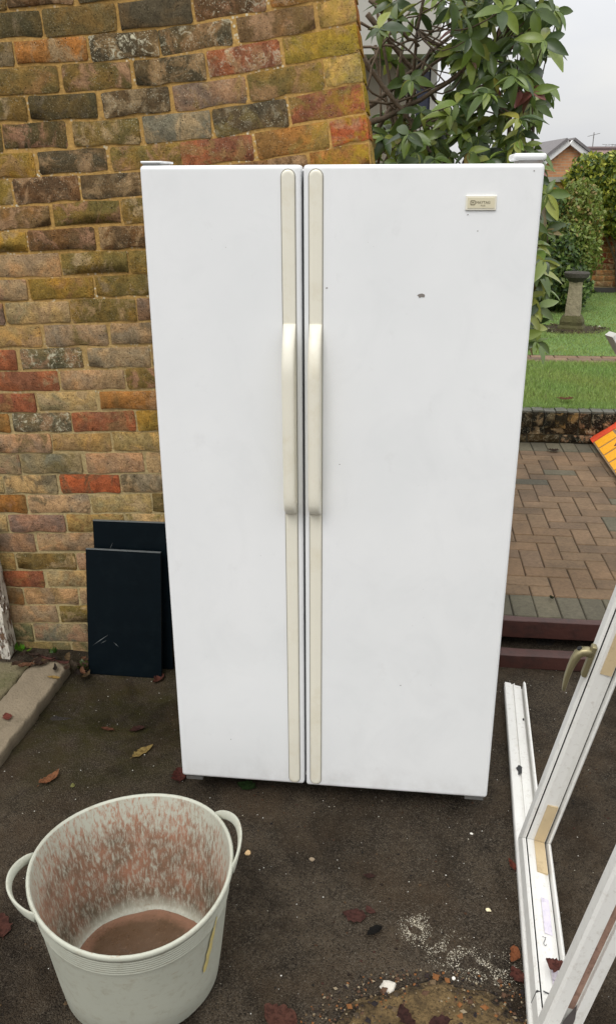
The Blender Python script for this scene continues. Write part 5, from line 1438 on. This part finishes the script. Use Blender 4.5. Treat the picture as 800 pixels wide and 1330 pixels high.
rr = random.Random(91)
for i in range(34):                                          # drift of litter at the wall foot
    px = rr.uniform(22, 112); py = 846 + (px-20)*.12 + rr.uniform(0, 22)
    ground_leaf(px, py, rr.uniform(.03, .065), rr.uniform(.016, .03), rr.uniform(0, 360), rr.choice([(112, 74, 52), (92, 66, 48), (140, 92, 60), (76, 56, 44), (134, 108, 72), (104, 58, 48), (60, 48, 40), (86, 72, 56)]),
                'dead leaf in the brown drift against the wall foot at left', z=rr.choice([.012, .03, .05]), curl=rr.uniform(.3, .8), group='dead leaves drifted against the wall foot', seed=300+i)
def chip(px, py, r, col, label, name='pebble', cat='stone', z=0):
    P = atz(px, py, z); b = MB(); n = 7; k = random.Random(int(px))
    rings = [[Vector((math.cos(a)*r*f*k.uniform(.75, 1.2), math.sin(a)*r*f*.8*k.uniform(.75, 1.2), zz*r)) for a in [2*math.pi*q/n for q in range(n)]] for f, zz in ((.7, -.1), (1, .15), (.85, .45), (.4, .6))]
    b.loft(rings); o = b.build(name, simple('chip_'+name, lin(*col), .85, .2, 90), fix=True); o.location = P + Vector((0, 0, gz(P))); o.rotation_euler[2] = px; tag(o, label, cat)
chip(503, 1283, .020, (196, 190, 178), 'white plaster chip on the tarmac at the edge of the sand', 'plaster_chip', 'plaster chip')
chip(634, 1181, .007, (226, 214, 176), 'small cream pebble on the tarmac left of the window frame')
chip(322, 1109, .010, (206, 172, 126), 'small tan stone on the tarmac right of the tub handle')
chip(405, 1117, .009, (138, 122, 100), 'grey brown pebble on the tarmac below the fridge doors')
chip(612, 1082, .005, (224, 220, 210), 'tiny white pebble in front of the fridge right foot')
chip(589, 1271, .006, (222, 218, 206), 'tiny white chip right of the sand patch')
def weed(px, py, n, size, label, col, seed, z=.02):
    P = atz(px, py, z); k = random.Random(seed); e = empty('weed', P); tag(e, label, 'weed')
    for i in range(n):
        a = k.uniform(0, 6.28); el = k.uniform(.3, 1.2); L_ = size*k.uniform(.6, 1.2)
        yd = Vector((math.cos(a)*math.cos(el), math.sin(a)*math.cos(el), math.sin(el))); xd = Vector((-math.sin(a), math.cos(a), 0)); zd = xd.cross(yd)
        off = Vector((k.uniform(-1, 1), k.uniform(-.4, .4), 0))*size*.6
        o = bpy.data.objects.new('leaf', k.choice(SH)); o.color = (*[c*k.uniform(.7, 1.1)*.7 for c in lin(*col)], 1); link(o, e)
        o.matrix_basis = Matrix(((xd.x, yd.x, zd.x, off.x), (xd.y, yd.y, zd.y, off.y), (xd.z, yd.z, zd.z, off.z), (0, 0, 0, 1))) @ Matrix.Diagonal((L_*1.3, L_, L_, 1))
weed(28, 845, 9, .030, 'bright green weed at the wall foot by the peeling post', (96, 140, 40), 1)
weed(68, 848, 7, .024, 'small green weed at the wall foot behind the leaf drift', (70, 104, 44), 2)
weed(108, 868, 14, .030, 'straggly dark weed at the lower left corner of the dark panels', (84, 92, 48), 3)
